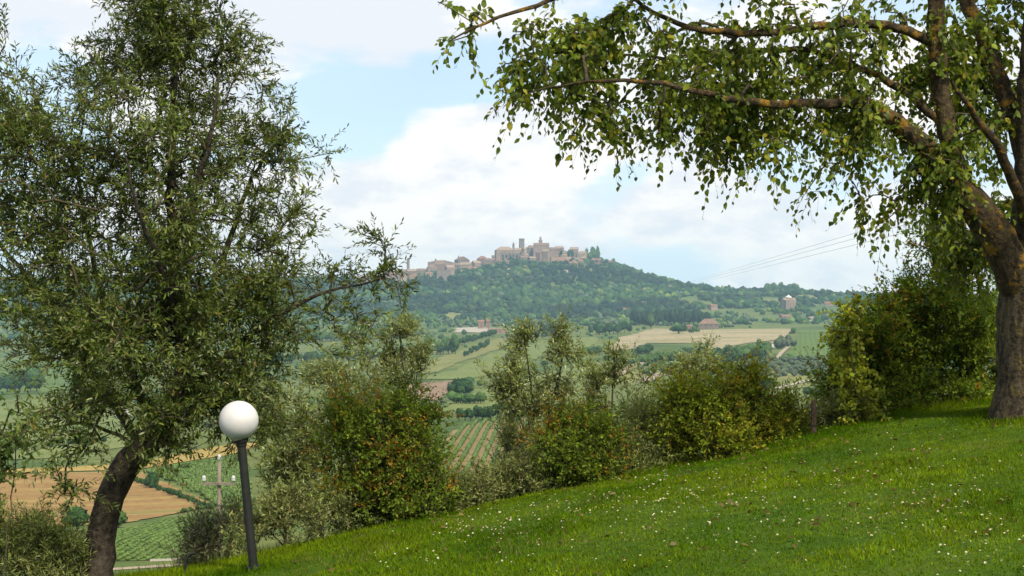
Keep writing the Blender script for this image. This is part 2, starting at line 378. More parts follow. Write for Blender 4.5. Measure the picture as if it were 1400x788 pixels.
def hit(px, py, dmin=110, dmax=4200):
    """where the sight line through a photo pixel first meets the land beyond dmin"""
    a, b = pdir(px, py)
    ds = np.geomspace(dmin, dmax, 1600); f = ground(a * ds, ds) - b * ds
    k = np.nonzero(f >= 0)[0]
    if len(k) == 0:
        k0 = int(np.argmax(f)); return np.array((a * ds[k0], ds[k0], float(ground(a * ds[k0], ds[k0]))))
    d = ds[k[0]]; return np.array((a * d, d, float(ground(a * d, d))))

def make_ground():
    X = UG[None, :] * DG[:, None]; Y = np.broadcast_to(DG[:, None], X.shape)
    V = np.stack([X, Y, ZG], -1).reshape(-1, 3)
    nr, nc = ZG.shape; i, j = np.meshgrid(np.arange(nr - 1), np.arange(nc - 1), indexing='ij'); a = (i * nc + j).ravel()
    F = np.stack([a, a + 1, a + nc + 1, a + nc], 1)
    tag(link('ground', np_mesh('ground', V, F, smooth=True, mats=[MAT['ground']])), 'rolling green valley land falling away below the lawn', 'ground', kind='structure')
make_ground()
def make_lawn():
    xs = np.arange(-10, 13.01, .14); ts = np.concatenate([np.linspace(-24, -8, 30)[:-1], np.arange(-8, .81, .14)])
    X, T = np.meshgrid(xs, ts); Y = edge_y(np.clip(X, -9, 14)) + T
    V = np.stack([X, Y, lawn_z(X, Y)], -1).reshape(-1, 3)
    nr, nc = X.shape; i, j = np.meshgrid(np.arange(nr - 1), np.arange(nc - 1), indexing='ij'); a = (i * nc + j).ravel()
    F = np.stack([a, a + 1, a + nc + 1, a + nc], 1)
    tag(link('lawn', np_mesh('lawn', V, F, smooth=True, mats=[MAT['lawn']])), 'sloping mown lawn dotted with daisies', 'lawn', kind='structure')
make_lawn()

from mathutils.geometry import delaunay_2d_cdt
def poly_world(pts, dmin=110):
    return np.array([hit(p[0], p[1], p[2] if len(p) > 2 else dmin) for p in pts])
def inside(poly, X, Y):
    r = np.zeros(np.shape(X), bool); n = len(poly)
    for i in range(n):
        x1, y1 = poly[i][:2]; x2, y2 = poly[(i + 1) % n][:2]
        if y1 == y2: continue
        r ^= ((y1 > Y) != (y2 > Y)) & (X < (x2 - x1) * (Y - y1) / (y2 - y1) + x1)
    return r
def field_sheet(name, pts, mat, label, cat, lift=.25, dmin=110, jit=0.02):
    """a field draped on the land: the outline comes from photo pixels, the surface from the terrain"""
    W = poly_world(pts, dmin); Q = np.stack([W[:, 0], W[:, 1]], 1)
    out = []                                     # densify the outline and let it wander a little
    for i in range(len(Q)):
        a, b = Q[i], Q[(i + 1) % len(Q)]; d = np.linalg.norm(b - a); n = max(1, int(d / (a[1] * .012)))
        for k in range(n):
            p = a + (b - a) * k / n
            out.append(p + (RNG.normal(0, 1, 2) * a[1] * .0012 * (k > 0)))
    out = np.array(out); cy = np.log(out[:, 1]); cu = out[:, 0] / out[:, 1]
    gu = np.arange(cu.min(), cu.max(), .006); gd = np.arange(cy.min(), cy.max(), .02)
    U, D = np.meshgrid(gu, gd); Yp = np.exp(D).ravel(); Xp = (U.ravel() * Yp)
    k = inside(out, Xp, Yp); ip = np.stack([Xp[k], Yp[k]], 1)
    sc = out.mean(0)                             # work in (u, log d) so that triangles stay well shaped
    to = lambda q: [Vector((q_[0] / q_[1], math.log(q_[1]) * .3)) for q_ in q]
    n = len(out)
    res = delaunay_2d_cdt(to(out) + to(ip), [(i, (i + 1) % n) for i in range(n)], [list(range(n))], 1, 1e-7)
    vs = np.array([(v.x, v.y) for v in res[0]]); Y = np.exp(vs[:, 1] / .3); X = vs[:, 0] * Y
    V = np.stack([X, Y, ground(X, Y) + lift * (.4 + Y / 900)], 1); F = np.array([f for f in res[2] if len(f) == 3])
    a, b, c = V[F[:, 0]], V[F[:, 1]], V[F[:, 2]]; flip = np.cross(b - a, c - a)[:, 2] < 0; F[flip] = F[flip][:, ::-1]
    o = link(name, np_mesh(name, V, F, smooth=True, mats=[MAT[mat]]))
    return tag(o, label, cat, kind='structure'), out
def ribbon(name, pts, width, mat, label, cat, lift=.45, dmin=110):
    W = poly_world(pts, dmin)[:, :2]; path = []
    for i in range(len(W) - 1):
        n = max(2, int(np.linalg.norm(W[i + 1] - W[i]) / (W[i][1] * .01)))
        for k in range(n): path.append(W[i] + (W[i + 1] - W[i]) * k / n)
    path.append(W[-1]); path = np.array(path)
    for _ in range(6): path[1:-1] = (path[:-2] + 2 * path[1:-1] + path[2:]) / 4
    tn = norm(np.gradient(path, axis=0)); nn = np.stack([-tn[:, 1], tn[:, 0]], 1)
    rows = []
    for s in (-1, -.35, .35, 1):
        q = path + nn * (width / 2 * s * (1 + .25 * (fbm(np.arange(len(path)) * .3, np.full(len(path), s), 4)[:, None] - .5)))
        rows.append(np.stack([q[:, 0], q[:, 1], ground(q[:, 0], q[:, 1]) + lift * (.4 + q[:, 1] / 900)], 1))
    V = np.concatenate(rows); n = len(path); F = []
    for r in range(3):
        for k in range(n - 1): F.append((r * n + k, (r + 1) * n + k, (r + 1) * n + k + 1, r * n + k + 1))
    F = np.array(F)[:, ::-1]
    return tag(link(name, np_mesh(name, V, F, smooth=True, mats=[MAT[mat]])), label, cat, kind='structure')

FIELDS = {}
def fld(key, *a, **k): FIELDS[key] = field_sheet(*a, **k)[1]
fld('vine', 'vineyard_soil', [(590, 668), (602, 612), (618, 590), (650, 580), (690, 573), (725, 571), (720, 600), (712, 668)], 'vine_soil', 'tan soil of the striped vineyard beyond the lawn', 'field', lift=.12)
fld('stubble', 'stubble_field', [(-250, 652), (0, 651), (80, 647), (190, 645), (240, 668), (284, 688), (270, 697), (225, 706), (170, 716), (80, 722), (-250, 730)], 'stubble', 'ochre and brown stubble field behind the olive trunk', 'field')
fld('gold', 'golden_strip', [(-250, 646), (80, 640), (190, 634), (260, 618), (330, 606), (360, 608), (330, 620), (262, 631), (195, 642), (80, 646), (-250, 652)], 'gold', 'narrow golden strip along the top of the stubble field', 'field', lift=.3)
fld('vine_l', 'vineyard_field', [(200, 646), (262, 634), (335, 622), (350, 700), (300, 694), (288, 686), (245, 664)], 'green1', 'green vineyard slope around the utility pole', 'field', lift=.12)
fld('vine_b', 'crop_field', [(150, 728), (228, 711), (285, 701), (340, 700), (340, 762), (150, 768)], 'green1', 'bright green crop field below the stubble field', 'field', lift=.12)
fld('l_mead1', 'green_field', [(-250, 560), (0, 556), (60, 545), (140, 560), (180, 585), (170, 612), (60, 628), (-250, 630)], 'green2', 'pale green field below the winding gravel road', 'field')
fld('l_mead2', 'green_field', [(-250, 508), (0, 500), (80, 492), (150, 505), (200, 540), (160, 548), (60, 538), (-250, 542)], 'green1', 'green field beside the winding gravel road', 'field')
fld('brown', 'ploughed_field', [(545, 549), (550, 528), (590, 523), (622, 521), (618, 535), (600, 549)], 'plough', 'bare pinkish ploughed field beside the round copse', 'field')
fld('gmid1', 'green_field', [(575, 520), (600, 512), (660, 490), (720, 470), (760, 463), (820, 461), (800, 478), (740, 488), (680, 512), (640, 519)], 'green2', 'long pale green field sloping down behind the young olives', 'field')
fld('gmid2', 'green_field', [(600, 565), (622, 548), (660, 535), (700, 520), (800, 500), (830, 515), (780, 548), (700, 558), (640, 562)], 'green2', 'green field behind the dark hedge above the vineyard', 'field')
fld('gmid3', 'green_field', [(570, 502), (590, 494), (640, 478), (690, 462), (700, 466), (655, 488), (610, 504), (580, 512)], 'meadow', 'yellowish grass strip along the slope below the quarry', 'field')
fld('wheat', 'wheat_field', [(822, 478), (846, 464), (894, 450), (915, 450.5), (925, 456), (958, 452), (1010, 450.5), (1084, 450.5), (1078, 460), (1058, 466), (1020, 470), (1000, 474), (985, 479), (962, 478), (978, 471), (935, 470), (885, 470), (866, 478), (840, 482)], 'wheat', 'broad pale wheat field below the farmhouse', 'field')
fld('green_r', 'green_field', [(1074, 489), (1086, 466), (1092, 454), (1160, 452), (1230, 452), (1230, 486), (1140, 487)], 'green1', 'bright green field next to the wheat field', 'field')
fld('patch', 'grass_patch', [(1056, 534), (1062, 516), (1078, 508), (1102, 512), (1120, 522), (1104, 530)], 'meadow', 'brown grass patch below the olive grove', 'field')
fld('patch2', 'green_field', [(1040, 575), (1050, 540), (1104, 532), (1160, 530), (1160, 575)], 'green2', 'pale green field beyond the wooden post', 'field')
fld('tan_r', 'dirt_field', [(840, 515), (870, 508), (925, 498), (930, 506), (890, 522), (850, 530)], 'meadow', 'tan grassy terrace between the two dirt tracks', 'field')
fld('hillm1', 'hill_meadow', [(600, 432), (618, 428), (640, 431), (634, 437), (612, 438)], 'meadow', 'yellow meadow patch on the wooded lower slope', 'field')
fld('hillm3', 'hill_meadow', [(1082, 412), (1090, 404), (1112, 404), (1126, 409), (1118, 414)], 'meadow', 'sunlit yellow meadow beside the domed church', 'field')
fld('hillm4', 'hill_meadow', [(1038, 418), (1044, 410), (1066, 409), (1068, 417)], 'meadow', 'pale clearing on the other side of the domed church', 'field')
fld('quarry', 'gravel_yard', [(618, 455), (624, 449), (660, 448), (690, 450), (662, 456)], 'gravel', 'pale gravel yard in front of the villa', 'yard')
ribbon('gravel_road', [(76, 484), (100, 494), (122, 512), (140, 532), (158, 552), (170, 572)], 9, 'gravel', 'pale gravel road winding down the slope behind the olive', 'road')
ribbon('dirt_track', [(838, 517), (862, 503), (890, 493), (908, 487)], 9, 'dirt', 'pale dirt track climbing towards the wheat field', 'track')
ribbon('dirt_track', [(878, 524), (905, 512), (930, 503)], 9, 'dirt', 'short dirt track beside the tan terrace', 'track')
ribbon('dirt_track', [(1058, 496), (1066, 486), (1076, 477), (1084, 470)], 3.5, 'dirt', 'narrow dirt track along the edge of the green field', 'track')
ribbon('white_track', [(1062, 532), (1082, 527), (1104, 521)], 4, 'gravel', 'short white track below the brown grass patch', 'track')

ribbon('dirt_track', [(120, 781), (190, 777), (262, 772), (300, 770)], 3.5, 'dirt', 'tan track below the bright green crop field', 'track', lift=.1)
def low_wall():
    a = hit(205, 768); b = hit(256, 766); n = 14; e = empty('low_wall', a, 'low pale block wall beside the tan track', 'wall')
    for k in range(n):
        q = a + (b - a) * (k + .5) / n; z = float(ground(q[0], q[1])) - a[2]; L_ = np.linalg.norm(b - a) / n * .47; ang = math.atan2(b[1] - a[1], b[0] - a[0])
        m = MB(); m.box(-L_, L_, -.12, .12, -.1, .22); o = m.build('block', MAT['wallblock'], e); o.location = (q[0] - a[0], q[1] - a[1], z); o.rotation_euler = (0, 0, ang)
MAT['wallblock'] = plain('pale_block', (.36, .34, .30), .9, .1)
low_wall()
# ------------------------------------------------------------------ distant woods
def ico(sub=0):
    bm = bmesh.new(); bmesh.ops.create_icosphere(bm, subdivisions=sub + 1, radius=1)
    V = np.array([v.co[:] for v in bm.verts]); F = np.array([[v.index for v in f.verts] for f in bm.faces]); bm.free(); return V, F
ICO0 = ico(0); ICO1 = ico(1)
DARK = np.array((.022, .052, .012)); MIDG = np.array((.045, .088, .018)); LITE = np.array((.10, .145, .025)); GREYG = np.array((.075, .098, .055)); YELG = np.array((.12, .13, .03))
def crowns(pos, rad, hgt, col, rng, lumps=2, base=ICO0):
    """many small lumpy crowns in one mesh; pos is the ground point of each"""
    n = len(pos); bv, bf = base; nv = len(bv); Vs = []; Fs = []; Cs = []; off = 0
    for k in range(lumps):
        r = rad * (1.0 if k == 0 else rng.uniform(.45, .75, n)); jit = rng.normal(0, .17, (n, nv, 3))
        a = rng.uniform(0, 6.28, n); ca, sa = np.cos(a), np.sin(a)
        b = bv[None] * (1 + jit); x = b[..., 0] * ca[:, None] - b[..., 1] * sa[:, None]; y = b[..., 0] * sa[:, None] + b[..., 1] * ca[:, None]
        V = np.stack([x * r[:, None], y * r[:, None], b[..., 2] * (hgt * .55 * (1 if k == 0 else .6))[:, None]], -1)
        sh = np.zeros((n, 3)); sh[:, 2] = hgt * .48
        if k: sh[:, :2] += rng.normal(0, .55, (n, 2)) * rad[:, None]; sh[:, 2] += rng.uniform(-.15, .35, n) * hgt
        V += (pos + sh)[:, None]; Vs.append(V.reshape(-1, 3))
        Fs.append((bf[None] + (np.arange(n) * nv)[:, None, None] + off).reshape(-1, 3)); off += n * nv
        c = col * rng.uniform(.75, 1.25, (n, 1)); Cs.append(np.repeat(c, nv, 0) * rng.uniform(.85, 1.15, (n * nv, 1)))
    return np.concatenate(Vs), np.concatenate(Fs), np.concatenate(Cs)
def palette(n, rng, cols, w):
    return np.array(cols)[rng.choice(len(cols), n, p=np.array(w) / np.sum(w))]
def in_fields(X, Y, keys=None):
    r = np.zeros(len(X), bool)
    for k, poly in FIELDS.items():
        if keys is None or k in keys: r |= inside(poly, X, Y)
    return r
def town_zone(px, Y): return (Y > 3420) & (px > 490) & (px < 805)
def hill_wood():
    rng = np.random.default_rng(11); n = 27000
    Y = rng.uniform(2560, 3640, n); u = rng.uniform(-.48, .50, n); X = u * Y; px = u * FPX + 700
    clump = fbm(X / 90, Y / 90, 31, 3); right = (px > 930)
    keep = np.where(right, clump > .50, clump > .30) & ~in_fields(X, Y)
    keep &= ~(town_zone(px, Y) & (rng.random(n) < .8))
    keep &= ~((Y < 2700) & (rng.random(n) < .5))
    X, Y, px, clump = X[keep], Y[keep], px[keep], clump[keep]; n = len(X)
    r = 3.0 + 6.5 * rng.random(n) ** 1.8; h = r * rng.uniform(1.2, 2.0, n)
    small = town_zone(px, Y); r[small] *= .6; h[small] *= .55
    tone = fbm(X / 160, Y / 110, 51, 3)
    col = palette(n, rng, [DARK, MIDG, LITE, GREYG, YELG], [6, 4, .6, .4, .2])
    col = col * (.32 + .66 * sstep(.38, .66, tone))[:, None]
    V, F, Cc = crowns(np.stack([X, Y, ground(X, Y) - .5], 1), r, h, col, rng)
    tag(link('woodland', np_mesh('woodland', V, F, Cc, mats=[MAT['far_leaf']])), 'dense wood covering the far hill below the town', 'woodland', kind='stuff')
hill_wood()
def valley_scrub():
    rng = np.random.default_rng(12); n = 26000
    Y = np.exp(rng.uniform(math.log(700), math.log(2640), n)); u = rng.uniform(-.48, .48, n); X = u * Y; px = u * FPX + 700
    line = np.abs(fbm(X / 120, Y / 70, 77, 3) - .5)         # hedgerows follow the contour of a noise field
    far = sstep(1750, 2300, Y)
    keep = (line < .012 + .03 * far) | ((fbm(X / 60, Y / 60, 91, 2) > .66 - .12 * far))
    keep &= ~in_fields(X, Y) & (rng.random(n) < .14 + .7 * far)
    X, Y = X[keep], Y[keep]; n = len(X)
    r = rng.uniform(1.2, 3.4, n) * (1 + .6 * sstep(1500, 2300, Y)); h = r * rng.uniform(1.3, 2.1, n)
    col = palette(n, rng, [DARK, MIDG, LITE, GREYG], [4, 4, 1, 2])
    V, F, Cc = crowns(np.stack([X, Y, ground(X, Y) - .3], 1), r, h, col, rng)
    tag(link('scrub', np_mesh('scrub', V, F, Cc, mats=[MAT['far_leaf']])), 'scrub and hedgerows scattered over the valley fields', 'scrub', kind='stuff')
valley_scrub()
def hill_grass_relief(): pass

# single trees in the valley: leafy crowns of many small clumps on a short trunk, shared between look-alikes
def mid_tree_mesh(seed, base_col, tall=1.0, n=520, conic=0.0):
    rng = np.random.default_rng(seed); nl = 9
    lc = rng.normal(0, 1, (nl, 3)); lc = norm(lc) * rng.uniform(.15, .62, (nl, 1)); lc[:, 2] = lc[:, 2] * .8 + .05; lr = rng.uniform(.32, .55, nl)
    k = rng.integers(0, nl, n); d = norm(rng.normal(0, 1, (n, 3))); p = lc[k] + d * (lr[k] * rng.uniform(.75, 1.08, n))[:, None]
    if conic:
        f = 1 - conic * np.clip((p[:, 2] + 1) / 2, 0, 1); p[:, :2] *= f[:, None]
    s = rng.uniform(.10, .2, n); t = norm(np.cross(d + rng.normal(0, .5, (n, 3)), rng.normal(0, 1, (n, 3)))); b = norm(np.cross(d, t))
    V = np.stack([p + t * s[:, None], p - t * s[:, None] * .5 + b * s[:, None] * .8, p - t * s[:, None] * .5 - b * s[:, None] * .8, p + d * (s * .35)[:, None]], 1)
    V[..., 2] = (V[..., 2] * .52 + .47) * tall; V[..., :2] *= .5 / .95
    F = np.concatenate([np.arange(n)[:, None] * 4 + np.array(q)[None] for q in ((0, 1, 3), (1, 2, 3), (2, 0, 3))])
    col = base_col * rng.uniform(.6, 1.5, (n, 1)); col = np.repeat(col, 4, 0)
    # an inner body closes the holes, and the trunk
    iv, jf = ICO1; body = [];
    bv = np.concatenate([(lc[q] + iv * lr[q] * .86) for q in range(nl)])
    if conic: bv[:, :2] *= (1 - conic * np.clip((bv[:, 2] + 1) / 2, 0, 1))[:, None]
    bv[:, 2] = (bv[:, 2] * .52 + .47) * tall; bv[:, :2] *= .5 / .95
    bfc = np.concatenate([jf + q * len(iv) for q in range(nl)])
    a = np.arange(6) * math.pi / 3; ring = np.stack([np.cos(a), np.sin(a), a * 0], 1)
    tv = np.concatenate([ring * .045 + (0, 0, -.08), ring * .025 + (0, 0, .5 * tall)]); tf = np.array([(q, (q + 1) % 6, 6 + (q + 1) % 6) for q in range(6)] + [(q, 6 + (q + 1) % 6, 6 + q) for q in range(6)])
    o1 = len(V.reshape(-1, 3)); o2 = o1 + len(bv)
    VV = np.concatenate([V.reshape(-1, 3), bv, tv]); FF = np.concatenate([F, bfc + o1, tf + o2])
    CC = np.concatenate([col, np.repeat(base_col[None], len(bv), 0) * rng.uniform(.7, 1.2, (len(bv), 1)), np.repeat([(.05, .035, .025)], len(tv), 0)])
    return np_mesh('valley_tree', VV, FF, CC, mats=[MAT['far_leaf']])
TONES = {'dark': DARK, 'mid': MIDG, 'lite': LITE, 'olive': GREYG, 'yel': YELG}
MT = {}
for ti, (tn, tc_) in enumerate(TONES.items()):
    MT[tn] = [mid_tree_mesh(100 + ti * 10 + q, tc_) for q in range(3)]
MT['cypress'] = [mid_tree_mesh(171, DARK * .8, 1.0, 400, .75)]
MT['pine'] = [mid_tree_mesh(181 + q, np.array((.018, .036, .016))) for q in range(3)]
tr_rng = np.random.default_rng(5)
def mtree(name, px, py, w, h, tone, label, group=None, cat='tree', dmin=110, d=None):
    g = hit(px, py, dmin) if d is None else P(px, py, d)
    if d is not None: g[2] = float(ground(g[0], g[1]))
    ms = MT[tone]; o = link(name, ms[tr_rng.integers(len(ms))]); s = g[1] / FPX
    o.location = tuple(g); o.scale = (w * s * 1.25, w * s * 1.25, h * s * 1.05); o.rotation_euler = (0, 0, tr_rng.uniform(0, 6.28))
    return tag(o, label, cat, group)
def trow(name, a, b, n, w, h, tone, label, group, jit=.3, cat='tree', wv=.25):
    for k in range(n):
        t = (k + .5 + tr_rng.uniform(-jit, jit)) / n
        mtree(name, a[0] + (b[0] - a[0]) * t, a[1] + (b[1] - a[1]) * t + tr_rng.uniform(-.6, .6), w * tr_rng.uniform(1 - wv, 1 + wv), h * tr_rng.uniform(1 - wv, 1 + wv), tone, label, group, cat)
# the copses and rows that can be told apart
mtree('copse_tree', 632, 543, 34, 31, 'dark', 'rounded dark tree standing at the end of the ploughed field')
trow('copse_bush', (620, 553), (660, 552), 5, 16, 15, 'mid', 'mid green bush below the rounded dark tree', 'bushes between copse and hedge', cat='bush')
trow('hedge_tree', (626, 576), (690, 573), 9, 14, 20, 'dark', 'dark bushy tree in the hedge above the striped vineyard', 'hedge above the vineyard')
trow('hedge_tree', (690, 570), (800, 566), 9, 14, 16, 'dark', 'dark tree in the hedge line behind the young olives', 'hedge line behind the young olives')
trow('valley_tree', (578, 486), (626, 484), 9, 11, 22, 'mid', 'blue green tree in the thicket below the gravel yard', 'thicket below the gravel yard')
trow('valley_tree', (634, 490), (668, 473), 8, 8, 11, 'dark', 'dark tree in the diagonal hedge across the pale slope', 'diagonal hedge trees')
trow('valley_tree', (628, 473), (676, 460), 9, 9, 12, 'dark', 'dark tree in the upper hedge below the villa', 'upper hedge trees')
trow('valley_tree', (732, 461), (772, 459), 8, 9, 17, 'pine', 'dark tree in the row along the valley crest', 'dark row on the valley crest')
trow('valley_tree', (806, 458), (862, 456), 11, 9, 16, 'dark', 'dark tree in the row beside the wheat field corner', 'row beside the wheat corner')
trow('valley_tree', (796, 486), (828, 484), 5, 11, 13, 'mid', 'green tree below the near corner of the wheat field', 'trees at the wheat field corner')
trow('pine_tree', (866, 446), (972, 445), 17, 11, 22, 'pine', 'dark pine in the plantation beside the farmhouse', 'pine plantation', wv=.18)
trow('pine_tree', (864, 443), (962, 442), 15, 11, 21, 'pine', 'dark pine in the plantation beside the farmhouse', 'pine plantation', wv=.18)
mtree('valley_tree', 928, 457, 20, 13, 'dark', 'round dark tree at the upper edge of the wheat field')
trow('valley_tree', (942, 456), (954, 455), 3, 8, 8, 'mid', 'small bush beside the farmhouse wall', 'bushes by the farmhouse', cat='bush')
mtree('valley_tree', 890, 449, 12, 19, 'mid', 'pale green tree in front of the pine plantation')
trow('valley_tree', (846, 502), (935, 489), 12, 15, 10, 'mid', 'green tree in the belt below the wheat field', 'tree belt below the wheat')
trow('valley_tree', (868, 485), (892, 482), 4, 12, 11, 'dark', 'dark tree jutting into the wheat field', 'trees jutting into the wheat')
trow('valley_tree', (936, 481), (972, 478), 5, 9, 6, 'dark', 'low dark tree along the strip of wheat', 'low trees along the wheat strip')
trow('valley_tree', (884, 515), (925, 508), 5, 14, 13, 'mid', 'green tree below the dirt track', 'trees below the dirt track')
trow('valley_tree', (970, 500), (1004, 500), 4, 18, 24, 'dark', 'tall dark tree beside the olive grove', 'tall trees by the grove')
trow('valley_tree', (1008, 494), (1050, 492), 5, 20, 25, 'mid', 'round green tree below the white cottage', 'trees below the white cottage')
trow('valley_tree', (1062, 478), (1086, 474), 4, 13, 18, 'olive', 'grey green tree beside the white cottage', 'trees beside the white cottage')
mtree('valley_tree', 1052, 496, 11, 16, 'yel', 'yellowish tree between green trees and the dirt track')
for r_ in range(5):
    trow('grove_tree', (1020 - 2 * r_, 500 + 4.4 * r_), (1118 + 4 * r_, 494 + 5.0 * r_), 11, 10 + r_ * .5, 9 + r_ * .5, 'olive', 'grey green olive tree in the grove below the green field', 'olive grove', wv=.2)
trow('valley_tree', (1034, 540), (1056, 534), 4, 16, 25, 'dark', 'dark tree at the end of the white track', 'trees by the white track')
trow('valley_tree', (1105, 545), (1150, 540), 5, 14, 14, 'dark', 'dark bush on the far side of the pale green field', 'bushes along the pale green field', cat='bush')
trow('valley_tree', (176, 657), (286, 697), 19, 9, 10, 'dark', 'dark bush in the diagonal hedge across the stubble', 'hedge across the stubble', cat='bush')
mtree('valley_tree', 209, 668, 17, 27, 'dark', 'taller tree rising from the hedge across the stubble')
trow('valley_tree', (250, 702), (292, 694), 6, 9, 7, 'mid', 'low bush along the edge of the green crop', 'bushes along the crop edge', cat='bush')
mtree('valley_tree', 106, 727, 40, 36, 'dark', 'dark round bush beside the olive trunk at the field edge', cat='bush')
mtree('valley_tree', 162, 722, 22, 26, 'mid', 'small green bush behind the olive trunk at the field edge', cat='bush')
trow('valley_tree', (-60, 540), (56, 536), 11, 17, 30, 'dark', 'dark tree in the wood beside the pale fields', 'wood on the left slope')
trow('valley_tree', (-60, 533), (60, 527), 10, 16, 24, 'mid', 'tree in the back of the wood beside the pale fields', 'back of the wood on the slope')
trow('valley_tree', (60, 612), (150, 604), 7, 10, 9, 'dark', 'dark bush in the hedge below the gravel road', 'hedge below the gravel road', cat='bush')
trow('valley_tree', (-40, 610), (40, 618), 6, 14, 12, 'dark', 'dark bush on the lower pale field', 'bushes on the lower pale field', cat='bush')
trow('valley_tree', (380, 470), (560, 462), 26, 12, 18, 'mid', 'green tree in the belt across the valley floor', 'belt across the valley floor')
trow('valley_tree', (330, 500), (560, 490), 24, 13, 15, 'dark', 'dark tree in the lower belt across the valley floor', 'lower belt across the valley')
trow('church_tree', (1056, 430), (1104, 428), 8, 9, 9, 'mid', 'round tree at the foot of the domed church', 'trees at the foot of the church')
trow('town_tree', (528, 389), (676, 369), 22, 8, 8, 'dark', 'dark tree at the foot of the lower street', 'trees at the foot of the lower street', wv=.4)
trow('town_tree', (684, 362), (804, 369), 18, 8, 8, 'mid', 'green tree at the foot of the summit houses', 'trees at the foot of the summit', wv=.4)
trow('ridge_tree', (1044, 398), (1092, 397), 9, 10, 13, 'mid', 'round tree on the ridge above the domed church', 'trees on the ridge above the church', wv=.2)
trow('ridge_tree', (1100, 403), (1150, 408), 7, 8, 8, 'mid', 'small tree along the low ridge beside the meadow', 'trees along the low ridge')
trow('ridge_tree', (940, 398), (1040, 400), 14, 7, 7, 'dark', 'dark tree on the skyline of the low saddle', 'trees on the saddle skyline')
trow('ridge_tree', (1150, 410), (1330, 413), 18, 9, 10, 'mid', 'tree on the far skyline behind the large shrub', 'far skyline trees')
trow('town_tree', (796, 356), (820, 360), 6, 9, 18, 'mid', 'broad tree rising beside the town houses', 'trees at the end of the town', wv=.3)
trow('town_tree', (836, 362), (862, 370), 7, 7, 9, 'mid', 'small tree on the skyline below the town', 'skyline trees below the town')
trow('town_tree', (766, 352), (784, 354), 4, 6, 12, 'dark', 'dark tree among the town houses', 'trees among the houses')
mtree('town_cypress', 788, 358, 3, 13, 'cypress', 'thin dark cypress among the town houses')
trow('town_cypress', (862, 373), (866, 374), 2, 2.5, 7, 'cypress', 'tiny cypress at the end of the hill crest', 'cypresses at the crest end')
mtree('villa_cypress', 663, 449, 3.6, 22, 'cypress', 'tall dark cypress in front of the villa')
mtree('villa_cypress', 668.5, 455, 2.6, 8, 'cypress', 'short cypress in front of the villa yard')

# ------------------------------------------------------------------ vineyard rows
def vine_rows():
    rng = np.random.default_rng(41); poly = FIELDS['vine']
    a0 = hit(612, 640); a1 = hit(648, 584)
    ax = norm((a1 - a0)[:2]); side = np.array((ax[1], -ax[0])); c0 = a0[:2]; bv, bf = ICO0
    for k in range(-9, 24):
        s = np.arange(-60, 260, .7); q = c0 + side * (k * 2.85) + ax * s[:, None]
        m = inside(poly, q[:, 0], q[:, 1]); q = q[m]
        run = np.nonzero(m)[0]
        if len(run) < 12: continue
        q = q[:int(np.argmax(np.diff(np.append(run, 10 ** 6)) > 1)) + 1]
        if len(q) < 12: continue
        q = q + rng.normal(0, .12, q.shape); n = len(q); g = ground(q[:, 0], q[:, 1])
        r = rng.uniform(.44, .6, n); V = (bv[None] * (1 + rng.normal(0, .18, (n, 12, 3)))) * np.stack([r, r, r * 1.25], 1)[:, None]
        V += np.stack([q[:, 0], q[:, 1], g + .95], 1)[:, None]
        F = (bf[None] + (np.arange(n) * 12)[:, None, None]).reshape(-1, 3)
        col = np.repeat(palette(n, rng, [(.065, .115, .028), (.09, .135, .035), (.05, .09, .022)], [1, 1, 1]), 12, 0)
        cen = V.reshape(-1, 3).mean(0); cen[2] = g.min()
        o = link('vine_row', np_mesh('vine_row', V.reshape(-1, 3) - cen, F, col, mats=[MAT['far_leaf']])); o.location = tuple(cen)
        tag(o, 'straight green row of vines in the striped vineyard', 'vine row', 'vine rows in the striped vineyard')
vine_rows()
def vine_cover(key, name, label, ang, spacing, col, hh=1.3, seed=1, rsc=1.0, st=1.5):
    """finer rows, too many and too small to count"""
    rng = np.random.default_rng(seed); poly = FIELDS[key]; mn, mx = poly.min(0), poly.max(0); c = (mn + mx) / 2; R = np.linalg.norm(mx - mn) / 2
    t, s = np.meshgrid(np.arange(-R, R, spacing), np.arange(-R, R, st)); t = t.ravel(); s = s.ravel()
    ca, sa = math.cos(ang), math.sin(ang); X = c[0] + t * ca - s * sa; Y = c[1] + t * sa + s * ca
    X = X + rng.normal(0, .15, len(X)); Y = Y + rng.normal(0, .15, len(Y)); m = inside(poly, X, Y) & (np.abs(X / Y) < .45); X, Y = X[m], Y[m]; n = len(X)
    r = rng.uniform(.3, .55, n) * rsc; V, F, Cc = crowns(np.stack([X, Y, ground(X, Y) + .1], 1), r, np.full(n, hh) * rng.uniform(.8, 1.2, n), palette(n, rng, col, [1] * len(col)), rng, 1)
    tag(link(name, np_mesh(name, V, F, Cc, mats=[MAT['far_leaf']])), label, 'vines', kind='stuff')
G3 = [(.075, .125, .03), (.095, .14, .035), (.06, .10, .025)]
vine_cover('vine_l', 'vines', 'fine green vine rows covering the slope around the utility pole', .5, 2.2, G3, 1.0, 3, 1.0, 1.0)
vine_cover('vine_b', 'crop', 'leafy green crop covering the field below the stubble', .15, 1.1, G3, .3, 4, .62, .7)

